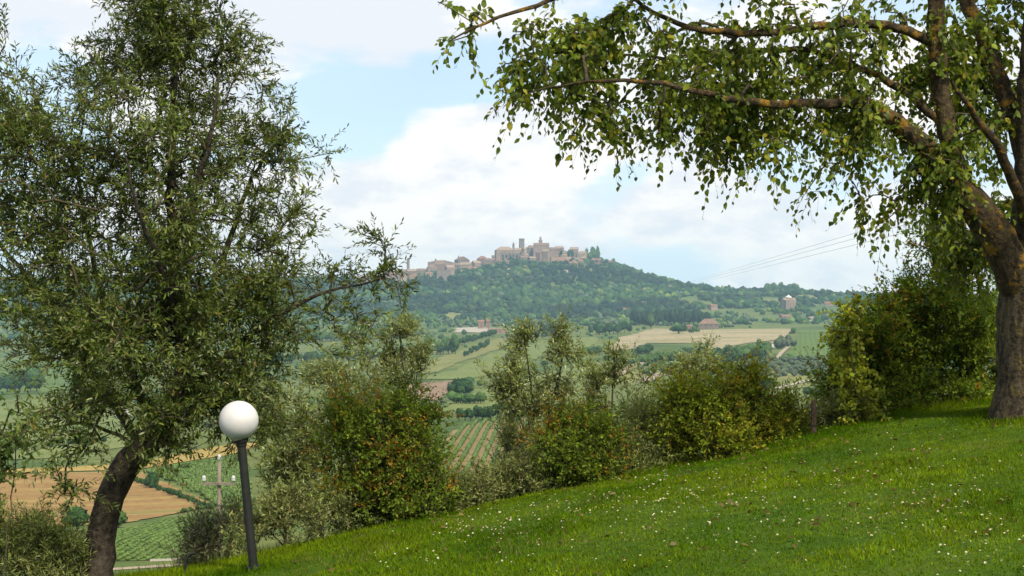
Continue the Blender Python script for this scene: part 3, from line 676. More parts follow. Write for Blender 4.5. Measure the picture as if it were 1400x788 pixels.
# ------------------------------------------------------------------ buildings
b_rng = random.Random(3)
def house(name, label, px0, px1, pyt, pyb, roof='gable', rh=2.0, wall=0, rf=0, group=None, cat='house', yaw=None, depth=None, d=None, wins=True, dmin=2000, foot=5.0, cols=None):
    """a house whose eaves lie at photo row pyt and whose foot meets the land near row pyb"""
    pc = (px0 + px1) / 2
    g = hit(pc, pyb, dmin) if d is None else P(pc, pyb, d)
    dd = g[1]; gz = float(ground(g[0], g[1])); s = dd / FPX; w = (px1 - px0) * s; zt = P(pc, pyt, dd)[2]; H = max(zt - gz, 2.5)
    yaw = b_rng.uniform(-.45, .45) if yaw is None else yaw
    dp = depth or w * b_rng.uniform(.6, .95)
    k = 1.0 / (abs(math.cos(yaw)) + abs(math.sin(yaw)) * dp / w); w2, d2 = w * k, dp * k
    if cols is None: cols = (STONE[wall], ROOF[rf])
    e = empty(name, (g[0], g[1], gz), label, cat, group, yaw)
    x, y = w2 / 2, d2 / 2
    m = MB(); m.box(-x, x, -y, y, -foot, H); m.build('wall', cols[0], e)
    rz = rh * s if rh < 30 else rh; o_ = .5
    m = MB()
    if roof == 'gable':
        m.add([(-x - o_, -y - o_, H + .03), (x + o_, -y - o_, H + .03), (x + o_, y + o_, H + .03), (-x - o_, y + o_, H + .03), (-x - o_, 0, H + rz), (x + o_, 0, H + rz)], [(0, 1, 5, 4), (2, 3, 4, 5), (0, 4, 3), (1, 2, 5), (3, 2, 1, 0)])
    elif roof == 'front':
        m.add([(-x - o_, -y - o_, H + .03), (x + o_, -y - o_, H + .03), (x + o_, y + o_, H + .03), (-x - o_, y + o_, H + .03), (0, -y - o_, H + rz), (0, y + o_, H + rz)], [(1, 2, 5, 4), (3, 0, 4, 5), (0, 1, 4), (2, 3, 5), (3, 2, 1, 0)])
    elif roof == 'hip':
        q = x * .45
        m.add([(-x - o_, -y - o_, H + .03), (x + o_, -y - o_, H + .03), (x + o_, y + o_, H + .03), (-x - o_, y + o_, H + .03), (-q, 0, H + rz), (q, 0, H + rz)], [(0, 1, 5, 4), (2, 3, 4, 5), (0, 4, 3), (1, 2, 5), (3, 2, 1, 0)])
    elif roof == 'pyr':
        m.add([(-x - .3, -y - .3, H + .03), (x + .3, -y - .3, H + .03), (x + .3, y + .3, H + .03), (-x - .3, y + .3, H + .03), (0, 0, H + rz)], [(0, 1, 4), (1, 2, 4), (2, 3, 4), (3, 0, 4), (3, 2, 1, 0)])
    else:
        m.box(-x - .25, x + .25, -y - .25, y + .25, H + .02, H + .02 + max(rz, .5))
    m.build('roof', cols[1], e)
    if wins:
        n = max(1, min(5, int(w2 / 5))); fl = max(1, min(4, int(H / 4.2)))
        wm = MB(); wm.box(-.75, .75, -.12, .05, -1.15, 1.15); wme = wm.mesh('window', MAT['window'])
        for f_ in range(fl):
            for q in range(n):
                if b_rng.random() < .2: continue
                o = link('window', wme, e); o.location = (-x + w2 * (q + .5) / n + b_rng.uniform(-.4, .4), -y - .02, H - 2.2 - f_ * 4)
    return e, (w2, d2, H, s)
TOWN = 'houses of the hilltop town'
def th(px0, px1, pyt, pyb, roof='gable', rh=2, wall=0, rf=0, label=None, **k):
    zone = 'on the lower street' if px1 < 680 else 'around the summit' if px1 < 753 else 'on the far shoulder'
    lb = label or (f"{['pink stone','ochre stone','grey stone','cream plastered','rose brick','white plastered'][wall]} house with {['terracotta','brown','pale','pink'][rf]} {roof} roof {zone} of the hilltop town") or {'gable': 'stone house with gabled tile roof in the hilltop town', 'front': 'stone house with its gable turned outward in the hilltop town', 'hip': 'stone house with hipped tile roof in the hilltop town', 'flat': 'flat topped stone house in the hilltop town', 'pyr': 'stone tower house in the hilltop town'}[roof]
    return house('town_house', lb, px0, px1, pyt, pyb, roof, rh, wall, rf, None if label else TOWN, **k)
# long lower street of the town
for a in [(486, 504, 378, 392, 'gable', 2, 0, 1), (500, 518, 377, 390, 'gable', 2.2, 2, 1), (516, 532, 375, 388, 'hip', 2, 0, 2), (530, 546, 373, 386, 'gable', 2.5, 4, 1),
          (541, 557, 370, 388, 'gable', 2.5, 0, 1), (556, 572, 369, 382, 'gable', 2.2, 4, 2), (569, 585, 368, 379, 'hip', 2, 2, 1), (546, 556, 378, 390, 'gable', 1.5, 3, 0), (560, 570, 376, 386, 'gable', 1.5, 1, 0),
          (583, 598, 364, 378, 'hip', 3, 0, 1), (592, 612, 360, 376, 'hip', 3.2, 4, 1), (608, 622, 364, 378, 'gable', 2.5, 0, 2), (580, 592, 372, 382, 'gable', 1.6, 1, 0), (618, 634, 361, 374, 'gable', 2.5, 2, 1),
          (628, 646, 360, 373, 'gable', 2.2, 1, 2), (644, 658, 358, 370, 'gable', 2.4, 0, 2), (652, 667, 352, 366, 'hip', 2.6, 4, 3), (664, 678, 354, 366, 'gable', 1.8, 2, 1), (637, 648, 364, 372, 'gable', 1.6, 3, 0),
          (704, 716, 340, 352, 'gable', 2, 1, 2), (713, 725, 339, 352, 'gable', 2, 3, 2), (720, 731, 337, 354, 'hip', 2.4, 2, 1), (710, 722, 350, 362, 'gable', 1.6, 2, 1), (722, 733, 351, 362, 'gable', 1.5, 0, 2),
          (732, 741, 344, 360, 'gable', 2, 4, 1), (741, 752, 342, 360, 'gable', 2, 0, 2), (748, 760, 339, 354, 'gable', 2, 0, 1), (758, 771, 338, 351, 'gable', 2.3, 4, 2), (752, 764, 352, 362, 'gable', 1.8, 3, 0),
          (762, 777, 354, 363, 'gable', 2, 1, 3), (777, 790, 358, 367, 'gable', 1.6, 4, 0), (788, 802, 361, 368, 'gable', 1.8, 3, 3), (779, 791, 339, 352, 'gable', 2.2, 0, 2), (790, 803, 345, 356, 'gable', 2.4, 3, 2)]:
    th(a[0], a[1], a[2] + 2.2, a[3], a[4], a[5] * 1.5, a[6], a[7], yaw=b_rng.uniform(-.7, .7))
th(585, 620, 359, 372, 'hip', 3, 0, 1, 'broad stone palace with stepped hipped roof in the lower street')
house('buttressed_hall', 'tall pale hall with two dark upright bays below the lower street', 596, 617, 370, 386, 'flat', .6, 2, 1, cat='building', yaw=.1, wins=False)
house('town_house', 'grey house with a large gabled roof on the upper street', 621, 642, 356, 368, 'front', 5, 2, 1)
house('town_cottage', 'pale walled cottage on the slope just under the town', 771, 777, 370, 374, 'gable', 1, 5, 2)
house('town_house', 'orange roofed house among trees past the end of town', 808, 823, 356, 362, 'gable', 2.5, 4, 3)
house('town_house', 'low orange roofed house set alone on the skyline', 828, 839, 358, 363, 'gable', 2, 0, 3)
house('hilltop_church', 'long pale church with hipped roof at the town summit', 676, 704, 342.5, 356, 'hip', 5, 0, 2, cat='church', yaw=.12)
def arcade():
    g = hit(697, 358, 2500); s = g[1] / FPX; gz = g[2]; w = 24 * s; H = P(697, 347, g[1])[2] - gz
    e = empty('arcaded_terrace', (g[0], g[1] - 8, gz), 'stone terrace with dark arches below the long pale church', 'terrace', None, .1)
    m = MB(); n = 5; b = w / n
    for k in range(n + 1): m.box(-w / 2 + k * b - b * .22, -w / 2 + k * b + b * .22, -3, 3, -6, H - 3.2)
    m.box(-w / 2 - b * .2, w / 2 + b * .2, -3.05, 3.05, H - 3.2, H); m.build('wall', STONE[2], e)
    for k in range(n):
        x = -w / 2 + (k + .5) * b; mm = MB(); r = b * .3
        pts = [(x - r, -6)] + [(x - r * math.cos(t), H - 5.2 + r * 1.0 * math.sin(t)) for t in np.linspace(0, math.pi, 9)] + [(x + r, -6)]
        nn = len(pts); v = [(p, 1.2, q) for p, q in pts] + [(p, 1.6, q) for p, q in pts]
        mm.add(v, [tuple(range(nn)), tuple(reversed(range(nn, 2 * nn)))] + [(i, nn + i, nn + (i + 1) % nn, (i + 1) % nn) for i in range(nn)]); mm.build('arch', MAT['window'], e)
    m = MB(); m.box(-w / 2 - 1.5, w / 2 + 1.5, -3.6, 3.6, H + .02, H + .7); m.build('parapet', STONE[2], e)
arcade()
def tower(name, label, px, w, pyt, pyb, top, cap_h, wall=0, group=None):
    g = hit(px, pyb, 2500); s = g[1] / FPX; H = P(px, pyt, g[1])[2] - g[2]; r = w * s / 2
    e = empty(name, (g[0], g[1], g[2]), label, 'tower', group, .2)
    m = MB(); m.box(-r, r, -r, r, -5, H); m.build('shaft', STONE[wall], e)
    m = MB(); m.box(-r * 1.12, r * 1.12, -r * 1.12, r * 1.12, H + .02, H + .9); m.build('cornice', STONE[wall], e)
    c = cap_h * s; z = H + .92
    for q in (-.35, .35):
        mm = MB(); mm.box(q * r - .17 * r, q * r + .17 * r, -r - .06, -r + .3, H - 5.5, H - 1.6); mm.build('belfry_opening', MAT['window'], e)
    if top == 'battlement':
        for sx in (-1, 0, 1):
            for sy in (-1, 1):
                mm = MB(); mm.box(sx * r * .8 - .22 * r, sx * r * .8 + .22 * r, sy * r - .4, sy * r + .4, z, z + c); mm.build('merlon', STONE[wall], e)
    elif top == 'spire':
        mm = MB(); mm.add([(-r, -r, z), (r, -r, z), (r, r, z), (-r, r, z), (0, 0, z + c)], [(0, 1, 4), (1, 2, 4), (2, 3, 4), (3, 0, 4), (3, 2, 1, 0)]); mm.build('spire', ROOF[1], e)
    elif top == 'lantern':
        mm = MB(); mm.box(-r * .6, r * .6, -r * .6, r * .6, z, z + c * .5); mm.build('lantern', STONE[wall], e)
        mm = MB(); mm.lathe([(r * .66, z + c * .5 + .02), (r * .6, z + c * .62), (r * .35, z + c * .8), (.3, z + c)], 8); mm.build('cupola', MAT['lead'], e)
    return e
tower('campanile', 'slender bell tower with pointed top over the lower street', 558, 3.6, 356, 380, 'spire', 3.5, 2)
tower('square_tower', 'thick square stone tower on the town summit', 713.3, 6.2, 328, 350, 'battlement', 1.2, 2)
tower('clock_tower', 'tall palace tower with a narrow lantern on the town summit', 739, 4.2, 329, 352, 'lantern', 7.5, 0)
tower('bell_turret', 'small bell turret beside the long pale church', 702, 2.6, 335, 350, 'spire', 4, 2)
tower('bell_turret', 'tiny turret on the broad stone palace of the lower street', 595.5, 2.2, 356, 372, 'spire', 2.5, 2)
tower('bell_turret', 'little turret beside the large gabled roof', 627, 1.9, 352, 366, 'spire', 2.2, 2)
house('town_palace', 'broad stone palace under the lantern tower at the summit', 729, 751, 335.5, 356, 'gable', 3.2, 0, 1, cat='palace', yaw=-.1)
# church with a dome on the right-hand ridge
def dome_church():
    g = hit(1078, 426, 2300); s = g[1] / FPX; u = s
    e = empty('domed_church', (g[0], g[1], g[2]), 'tall stone church with pale dome on the lower ridge', 'church', None, .35)
    H = P(1078, 411, g[1])[2] - g[2]; r = 9.0 * u
    m = MB(); m.box(-r, r, -r * .55, r * .55, -5, H); m.box(-r * .55, r * .55, -r, -r * .551, -5, H); m.box(-r * .55, r * .55, r * .551, r, -5, H); m.build('wall', STONE[0], e)
    m = MB()
    for ax in (0, 1):
        a = [(-r - .4, -r * .58, H + .03), (r + .4, -r * .58, H + .03), (r + .4, r * .58, H + .03), (-r - .4, r * .58, H + .03), (-r - .4, 0, H + 3.4 * u), (r + .4, 0, H + 3.4 * u)]
        if ax: a = [(p[1] * .99, -p[0] * .99, p[2] + .05) for p in a]
        m.add(a, [(0, 1, 5, 4), (2, 3, 4, 5), (0, 4, 3), (1, 2, 5), (3, 2, 1, 0)])
    m.build('roof', ROOF[2], e)
    m = MB(); m.lathe([(r * .5, H + .5), (r * .5, H + 3.6 * u)], 16); m.build('drum', STONE[3], e)
    m = MB(); m.lathe([(r * .54, H + 3.65 * u), (r * .5, H + 4.6 * u), (r * .38, H + 5.7 * u), (r * .16, H + 6.5 * u), (r * .1, H + 7.4 * u), (.05, H + 8 * u)], 16); m.build('dome', MAT['lead'], e, True)
    m = MB(); m.box(-r * 1.05, -r * .62, -r * 1.02, -r * .6, -5, H + .6 * u); m.build('bell_tower', STONE[2], e)
    for q in (-.25, .25):
        mm = MB(); mm.box(q * r - .06 * r, q * r + .06 * r, -r - .08, -r + .2, H * .35, H * .75); mm.build('window', MAT['window'], e)
dome_church()
house('farmhouse', 'large brown roofed farmhouse between pines and wheat field', 954, 984, 443, 450, 'hip', 7, 2, 1, cat='farmhouse', yaw=-.2, dmin=1300, foot=2)
house('farm_shed', 'small tiled shed beside the farmhouse', 936, 947, 446, 450.5, 'gable', 1.5, 4, 3, cat='shed', dmin=1300, foot=2)
house('villa', 'pink villa with tall cypress before it', 653.5, 662, 440, 450, 'gable', 2.5, 4, 3, cat='villa', dmin=1300, foot=2, yaw=.1)
house('villa', 'narrow pink house right next to the cypress', 665, 670, 439, 450, 'gable', 2, 4, 3, cat='villa', dmin=1300, foot=2, yaw=.1)
house('long_shed', 'long low brown roofed shed beside the villa yard', 668, 692, 451, 456, 'gable', 2, 4, 1, cat='shed', dmin=1300, foot=2, yaw=.05)
house('white_shed', 'long flat white shed below the wooded hill', 875, 900, 413, 417, 'flat', .5, 5, 2, cat='shed', dmin=2200, foot=2, yaw=.05, cols=(STONE[5], STONE[5]))
house('cottage', 'small white cottage between trees by the green field', 1052, 1063, 469.5, 475, 'gable', 2, 5, 2, cat='cottage', dmin=1000, foot=1.5)
house('valley_house', 'red roofed house past the domed church along the ridge', 1127, 1140, 415, 418.5, 'gable', 2.5, 0, 3, cat='house', dmin=2200)
house('valley_house', 'tiny pink house at the far end of the low ridge', 1149, 1155, 413, 416, 'gable', 1.5, 4, 3, cat='house', dmin=2200)
house('valley_house', 'white house with tan roof below the domed church', 1106, 1118, 435, 439, 'gable', 2, 5, 2, cat='house', dmin=2000)
house('valley_house', 'red roofed house directly below the domed church', 1068, 1081, 433, 438, 'gable', 2.5, 4, 3, cat='house', dmin=2000)
house('valley_house', 'pinkish house on the wooded slope above the farmhouse', 969, 981, 418, 424, 'gable', 2, 0, 0, cat='house', dmin=2200)
house('valley_house', 'small pale house on the slope left of the pine plantation', 852, 860, 423, 428, 'gable', 2, 0, 0, cat='house', dmin=2200)
house('valley_house', 'pale house beside the yellow meadow on the lower slope', 544, 552, 428, 433, 'gable', 2, 3, 2, cat='house', dmin=2200)
house('valley_house', 'pinkish farmhouse in the valley behind the drooping olive branch', 492, 506, 443, 448, 'gable', 2.2, 3, 0, cat='house', dmin=1500)
# bare cliff patches under the town: weathered faces of earth
def cliff(px0, px1, py0, py1, label, mat):
    rng = np.random.default_rng(int(px0)); n = 22; m = 8; V = []
    for j in range(m):
        for i in range(n):
            g = hit(px0 + (px1 - px0) * i / (n - 1), py1 + (py0 - py1) * j / (m - 1) + rng.uniform(-.7, .7), 2400)
            V.append((g[0], g[1] - 4, g[2] + rng.uniform(.5, 4.5)))
    F = np.array([(j * n + i, j * n + i + 1, (j + 1) * n + i + 1, (j + 1) * n + i) for j in range(m - 1) for i in range(n - 1)])
    tag(link('cliff', np_mesh('cliff', np.array(V), F, mats=[mat])), label, 'cliff', kind='structure')
rng_t = random.Random(9)
for k_ in range(90):      # the small houses packed between the large ones
    px_ = rng_t.uniform(530, 800); cr = float(np.interp(px_, [c_[0] for c_ in CREST], [c_[1] for c_ in CREST])); w_ = rng_t.uniform(5, 10); off_ = rng_t.uniform(-1, 9 if px_ < 680 else 13)
    th(px_ - w_ / 2, px_ + w_ / 2, cr + off_ - rng_t.uniform(3.5, 6.5), cr + off_ + 1, rng_t.choice(['gable', 'gable', 'hip', 'front']), rng_t.uniform(1.4, 2.4), rng_t.choice([0, 0, 1, 2, 3, 4]), rng_t.choice([0, 1, 2, 3]), wins=True)
cliff(693, 719, 369, 377, 'bare ochre cliff below the long pale church', plain('ochre_cliff', (.36, .24, .14), .95, .1, 0, .3, .08))
cliff(762, 772, 390, 395, 'small bare earth patch in the hill wood', plain('earth_cliff', (.30, .26, .12), .95, .1, 0, .3, .08))

# ------------------------------------------------------------------ poles and wires
MAT['concrete'] = plain('weathered_pole', (.16, .13, .11), .85, .2, 0, .2, 5)
MAT['insul'] = plain('white_insulator', (.38, .39, .38), .3, .5, 0, .05, 5)
MAT['wire'] = plain('wire', (.06, .06, .065), .5, .4, .6, .05, 5)
def utility_pole(px, pyt, d, label, arm=1.5, rad=.1, arm_dz=1.0):
    t = P(px, pyt, d); gz = float(ground(t[0], t[1])); H = t[2] - gz
    e = empty('utility_pole', (t[0], t[1], gz), label, 'utility pole')
    m = MB(); m.lathe([(rad * 1.25, -.4), (rad, H * .6), (rad * .75, H)], 12); m.build('shaft', MAT['concrete'], e, True)
    m = MB(); m.box(-arm / 2, arm / 2, -rad - .12, -rad, H - arm_dz - .05, H - arm_dz + .05); m.build('crossarm', MAT['concrete'], e)
    ins = MB(); ins.lathe([(.02, 0), (.025, .06), (.09, .07), (.105, .12), (.085, .2), (.10, .24), (.06, .31), (.01, .33)], 12); im = ins.mesh('insulator', MAT['insul'], True)
    pts = [(-arm / 2 + .08, -rad - .06, H - arm_dz + .05), (arm / 2 - .08, -rad - .06, H - arm_dz + .05), (0, 0, H)]
    for p in pts: o = link('insulator', im, e); o.location = p
    return [np.array((t[0], t[1], gz)) + np.array(p) + np.array((0, 0, .3)) for p in pts]
utility_pole(300, 631, 65, 'weathered utility pole with crossarm and three white insulators')
A = utility_pole(1318, 281, 95, 'tall utility pole hidden behind the tree with three line wires', 2.6, .2, .9)
B = utility_pole(868, 403, 2900, 'far utility pole on the wooded hillside', 2.6, .25, .9)
def wire(a, b, sag, label):
    n = 60; t = (np.linspace(0, 1, n) ** 1.8); pts = a + (b - a) * t[:, None]; pts[:, 2] -= sag * 4 * t * (1 - t); cen = a.copy()
    r = .017; V = []; ring = [(r * math.cos(k * 2.094), r * math.sin(k * 2.094)) for k in range(3)]
    ax = norm((b - a)); s = norm(np.cross(ax, (0, 0, 1))); up = np.cross(s, ax)
    V = (pts[:, None] + np.array([s * q[0] + up * q[1] for q in ring])[None]).reshape(-1, 3) - cen
    F = np.array([(i * 3 + k, i * 3 + (k + 1) % 3, i * 3 + 3 + (k + 1) % 3, i * 3 + 3 + k) for i in range(n - 1) for k in range(3)])
    o = link('power_line', np_mesh('power_line', V, F, mats=[MAT['wire']])); o.location = tuple(cen)
    tag(o, label, 'wire', 'power line wires against the sky')
for k in range(3): wire(A[k], B[k], 2.0, 'thin dark power line wire descending across the sky')

# ------------------------------------------------------------------ foreground plants
def tubes(polys, sides=6, wob=0.0, rng=None):
    Vs = []; Fs = []; off = 0
    for pts, rad in polys:
        pts = np.asarray(pts, float); n = len(pts)
        if n < 2: continue
        tn = norm(np.gradient(pts, axis=0)); ref = np.array((.31, .87, .12)); Vr = []
        s = norm(np.cross(tn, ref)); b = np.cross(tn, s)
        a = np.arange(sides) * 2 * math.pi / sides
        rr = np.asarray(rad)[:, None] * np.ones(sides)
        if wob and rng is not None: rr = rr * (1 + wob * (fbm(np.cumsum(np.ones(n))[:, None] * .23 + np.zeros(sides), np.cos(a)[None] * 1.3 + off, 8) - .5) * 2 + wob * .5 * (vnoise(np.zeros((n, 1)) + np.sin(a)[None] * 3 + 9, np.arange(n)[:, None] * .12, 6) - .5))
        V = pts[:, None] + s[:, None] * (np.cos(a) * rr)[..., None] + b[:, None] * (np.sin(a) * rr)[..., None]
        i, k = np.meshgrid(np.arange(n - 1), np.arange(sides), indexing='ij')
        F = np.stack([i * sides + k, i * sides + (k + 1) % sides, (i + 1) * sides + (k + 1) % sides, (i + 1) * sides + k], -1).reshape(-1, 4) + off
        Vs.append(V.reshape(-1, 3)); Fs.append(F); off += n * sides
    return np.concatenate(Vs), np.concatenate(Fs)
def resample(pts, rad, step):
    pts = np.asarray(pts, float); d = np.concatenate([[0], np.cumsum(np.linalg.norm(np.diff(pts, axis=0), axis=1))])
    n = max(3, int(d[-1] / step) + 1); t = np.linspace(0, d[-1], n)
    out = np.stack([np.interp(t, d, pts[:, k]) for k in range(3)], 1)
    for _ in range(3): out[1:-1] = (out[:-2] + 2 * out[1:-1] + out[2:]) / 4
    return out, np.interp(t, d, rad)
def leaves(base, axis, nrm, ln, wd, col, simple=False, bend=.12):
    n = len(base); axis = norm(axis); side = norm(np.cross(axis, nrm)); nr = np.cross(side, axis)
    L_ = ln[:, None]; W_ = wd[:, None]
    if simple:
        V = np.stack([base, base + axis * L_ * .45 + side * W_ * .5, base + axis * L_ * .45 - side * W_ * .5, base + axis * L_ - nr * L_ * bend], 1)
        tpl = np.array([(0, 2, 1), (1, 2, 3)]); k = 4
    else:
        b1 = nr * W_ * .12
        V = np.stack([base, base + axis * L_ * .32 + side * W_ * .46 + b1, base + axis * L_ * .32 - side * W_ * .46 + b1,
                      base + axis * L_ * .68 + side * W_ * .38 - nr * L_ * bend * .35 + b1, base + axis * L_ * .68 - side * W_ * .38 - nr * L_ * bend * .35 + b1, base + axis * L_ - nr * L_ * bend], 1)
        tpl = np.array([(0, 2, 1), (1, 2, 4), (1, 4, 3), (3, 4, 5)]); k = 6
    F = (tpl[None] + (np.arange(n) * k)[:, None, None]).reshape(-1, 3)
    return V.reshape(-1, 3), F, np.repeat(col, k, 0)

def plant(name, label, cat, base, limbs, clusters, spec, seed, group=None, trunk_sides=10, wob=.12, picked=0):
    """trunk and limbs along given lines, branchlets grown to points in the crown, sprigs of leaves on every branchlet.
    clusters: (px, py, rx, ry, distance, depth radius, count) in photo pixels and metres"""
    rng = np.random.default_rng(seed); base = np.asarray(base, float)
    pos = []; par = []; fix = []; main = []
    for li, (pts, r0, r1) in enumerate(limbs):
        dk = spec.get('dk', 1.0); W = [P(p[0], p[1], p[2] * dk) if not isinstance(p, np.ndarray) else p for p in pts]; rr = np.linspace(r0, r1, len(W)) if not isinstance(r0, (list, tuple)) else np.array(r0)
        w, r = resample(W, rr, spec.get('step', .1)); w[1:-1] += rng.normal(0, spec.get('wander', .008), w[1:-1].shape)
        main.append((w, r)); p = -1
        if pos: p = int(np.argmin(np.linalg.norm(np.array(pos) - w[0], axis=1)))
        for k in range(len(w)): pos.append(w[k]); par.append(p); fix.append(r[k]); p = len(pos) - 1
    n0 = len(pos); T = []
    for (px, py, rx, ry, d, rd, n) in clusters:
        d *= dk; rd *= dk; n = int(n * spec.get('nk', 1.0)); d *= spec.get('cdk', 1.0); c = P(px, py, d); s = d / FPX; q = norm(rng.normal(0, 1, (n, 3))) * (rng.random((n, 1)) ** .42)
        nc = max(1, n // spec.get('clump', 6)); k_ = rng.integers(0, nc, n); q = q[k_] * .92 + rng.normal(0, .05, (n, 3))
        T.append(c + q * np.array((rx * s, rd, ry * s)) + rng.normal(0, spec.get('clumpr', .06), (n, 3)))
    if spec.get('skirt', 0):
        lo = np.concatenate(T); ns_ = spec['skirt']; wx = max(.2, np.ptp(lo[:, 0]) * .42); cx = np.median(lo[:, 0]); wy = .3
        sk = np.stack([cx + rng.uniform(-wx, wx, ns_), base[1] + rng.uniform(-wy, wy, ns_), np.zeros(ns_)], 1); sk[:, 2] = np.maximum(ground(sk[:, 0], sk[:, 1]), base[2] - .4) + rng.uniform(.08, .45, ns_); T.append(sk)
    T = np.concatenate(T); T[:, 2] = np.maximum(T[:, 2], ground(T[:, 0], T[:, 1]) + .05)
    mp = np.array(pos); d0 = np.array([np.min(np.linalg.norm(mp - t, axis=1)) for t in T]); T = T[np.argsort(d0)]
    cap = n0 + len(T) * 9 + 10; A_ = np.full((cap, 3), 1e9); A_[:n0] = mp; cnt = n0; par = par + [0] * (cap - n0); tips = []; lift = spec.get('rise', .12)
    for t in T:
        dv = A_[:cnt] - t; dist = np.sqrt((dv ** 2).sum(1)); cost = dist + .35 * np.maximum(A_[:cnt, 2] - t[2], 0) * spec.get('upbias', 1.0)
        k = int(np.argmin(cost)); a = A_[k]; L_ = dist[k]; ns = int(np.clip(L_ / .09, 1, 8)); p = k; off = rng.normal(0, .10 * L_, 3)
        for q in range(1, ns + 1):
            f = q / ns; A_[cnt] = a + (t - a) * f + off * math.sin(f * math.pi) + np.array((0, 0, lift * L_)) * math.sin(f * math.pi); par[cnt] = p; p = cnt; cnt += 1
        tips.append((p, k))
    A_ = A_[:cnt]; par = np.array(par[:cnt]); w = np.zeros(cnt)
    for p, _ in tips: w[p] += 1
    for i in range(cnt - 1, n0 - 1, -1): w[par[i]] += w[i]
    rad = spec.get('r0', .0035) * np.maximum(w, 1) ** .42
    ch = {}
    for i in range(n0, cnt): ch.setdefault(par[i], []).append(i)
    twigs = []; starts = [(p, c) for p, cs in ch.items() if p < n0 for c in cs]
    while starts:
        p, c = starts.pop(); line = [p, c]
        while c in ch:
            cs = sorted(ch[c], key=lambda z: -w[z]); starts += [(c, z) for z in cs[1:]]; c = cs[0]; line.append(c)
        r = rad[line].copy(); r[0] = r[1]; twigs.append((A_[line], np.minimum(r, spec.get('rcap', .018))))
    root = empty(name, base, label, cat, group)
    V, F = tubes(main[:1], trunk_sides, wob, rng); link('trunk', np_mesh('trunk', V - base, F, smooth=True, mats=[spec['bark']]), root)
    if len(main) > 1:
        for mw in main[1:]:
            V, F = tubes([mw], max(6, trunk_sides - 3), wob * .8, rng); link('limb', np_mesh('limb', V - base, F, smooth=True, mats=[spec['bark2']]), root)
    # sprigs
    ti = np.array([p for p, _ in tips]); tp = A_[ti]; td = norm(tp - A_[par[ti]] + rng.normal(0, .02, tp.shape))
    ns = spec['sprigs']; tp = np.repeat(tp, ns, 0); td = np.repeat(td, ns, 0); m = len(tp)
    back = rng.random(m)[:, None] * spec.get('backoff', .10); tp = tp - td * back
    cen = np.average(A_[ti], axis=0)
    sd = norm(td * spec.get('along', .8) + rng.normal(0, spec.get('spread', .55), td.shape) + np.array((0, 0, spec.get('up', .1))))
    SL = rng.uniform(*spec['slen'], m); droop = spec.get('droop', .1)
    nl = spec['nleaf']; t = (np.arange(nl) + .6) / nl
    tt = np.tile(t, m); I = np.repeat(np.arange(m), nl); Lx = SL[I]
    pos_ = tp[I] + sd[I] * (Lx * tt)[:, None]; pos_[:, 2] -= droop * (Lx * tt ** 2 * 1.6)
    tang = norm(sd[I] - np.array((0, 0, 1)) * (droop * 3.2 * tt)[:, None])
    stems = []
    ks = np.linspace(0, 1, 4); sp = tp[:, None] + sd[:, None] * (SL[:, None] * ks)[..., None]; sp[..., 2] -= droop * SL[:, None] * ks ** 2 * 1.6
    s3 = norm(np.cross(sd, rng.normal(0, 1, sd.shape))); b3 = np.cross(sd, s3); an = np.arange(3) * 2.094; rs = spec.get('stem', .0016)
    ring = s3[:, None, None] * np.cos(an)[None, None, :, None] + b3[:, None, None] * np.sin(an)[None, None, :, None]
    SV = (sp[:, :, None] + ring * (rs * (1.1 - .6 * ks))[None, :, None, None]).reshape(-1, 3)
    q, k3 = np.meshgrid(np.arange(3), np.arange(3), indexing='ij'); tpl = np.stack([q * 3 + k3, q * 3 + (k3 + 1) % 3, q * 3 + 3 + (k3 + 1) % 3, q * 3 + 3 + k3], -1).reshape(-1, 4)
    SF = (tpl[None] + (np.arange(m) * 12)[:, None, None]).reshape(-1, 4)
    V, F = tubes(twigs, 5); V2 = np.concatenate([V, SV]); F2 = np.concatenate([F, SF + len(V)])
    tag(link('branches', np_mesh('branches', V2 - base, F2, smooth=True, mats=[spec.get('twig', MAT['twig'])]), root), kind='stuff')
    N_ = len(pos_); s1 = norm(np.cross(tang, rng.normal(0, 1, (m, 3))[I])); s2 = np.cross(tang, s1)
    ph = np.where(np.tile(np.arange(nl), m) % 2 == 0, 0, math.pi) + np.tile(np.arange(nl) // 2, m) * spec.get('phyllo', 1.57) + rng.normal(0, .35, N_)
    pr = s1 * np.cos(ph)[:, None] + s2 * np.sin(ph)[:, None]; th_ = rng.uniform(*spec.get('ang', (.5, 1.1)), N_)
    ax = tang * np.cos(th_)[:, None] + pr * np.sin(th_)[:, None]; ax[:, 2] -= spec.get('hang', 0)
    nr = norm(np.array((0, 0, 1.0)) * spec.get('flat', .8) + rng.normal(0, .6, (N_, 3)))
    ln = rng.uniform(*spec['llen'], N_) * (1 - .25 * (tt > .85)); wd = ln * rng.uniform(*spec['lwid'], N_)
    cols = palette(N_, rng, spec['cols'], spec['wts']) * rng.uniform(.7, 1.3, (N_, 1)); sh = rng.uniform(.8, 1.25, m)[I]; cols = cols * sh[:, None]
    if 'tipcol' in spec:
        hgt = sstep(*spec.get('tiprange', (-9, -8)), pos_[:, 2]); pn = sstep(.44, .60, fbm(tp[:, 0] * 3.1 + 7, tp[:, 2] * 3.1 + tp[:, 1], seed, 3))[I]; outer = (tt > spec.get('tipt', .6) + rng.normal(0, .15, N_)) & (rng.random(m)[I] < 2.2 * pn * spec.get('tipfrac', .4) * (.12 + .88 * hgt))
        cols[outer] = palette(int(outer.sum()), rng, spec['tipcol'], [1] * len(spec['tipcol'])) * rng.uniform(.7, 1.3, (int(outer.sum()), 1))
    keep = rng.random(N_) < spec.get('fill', .95)
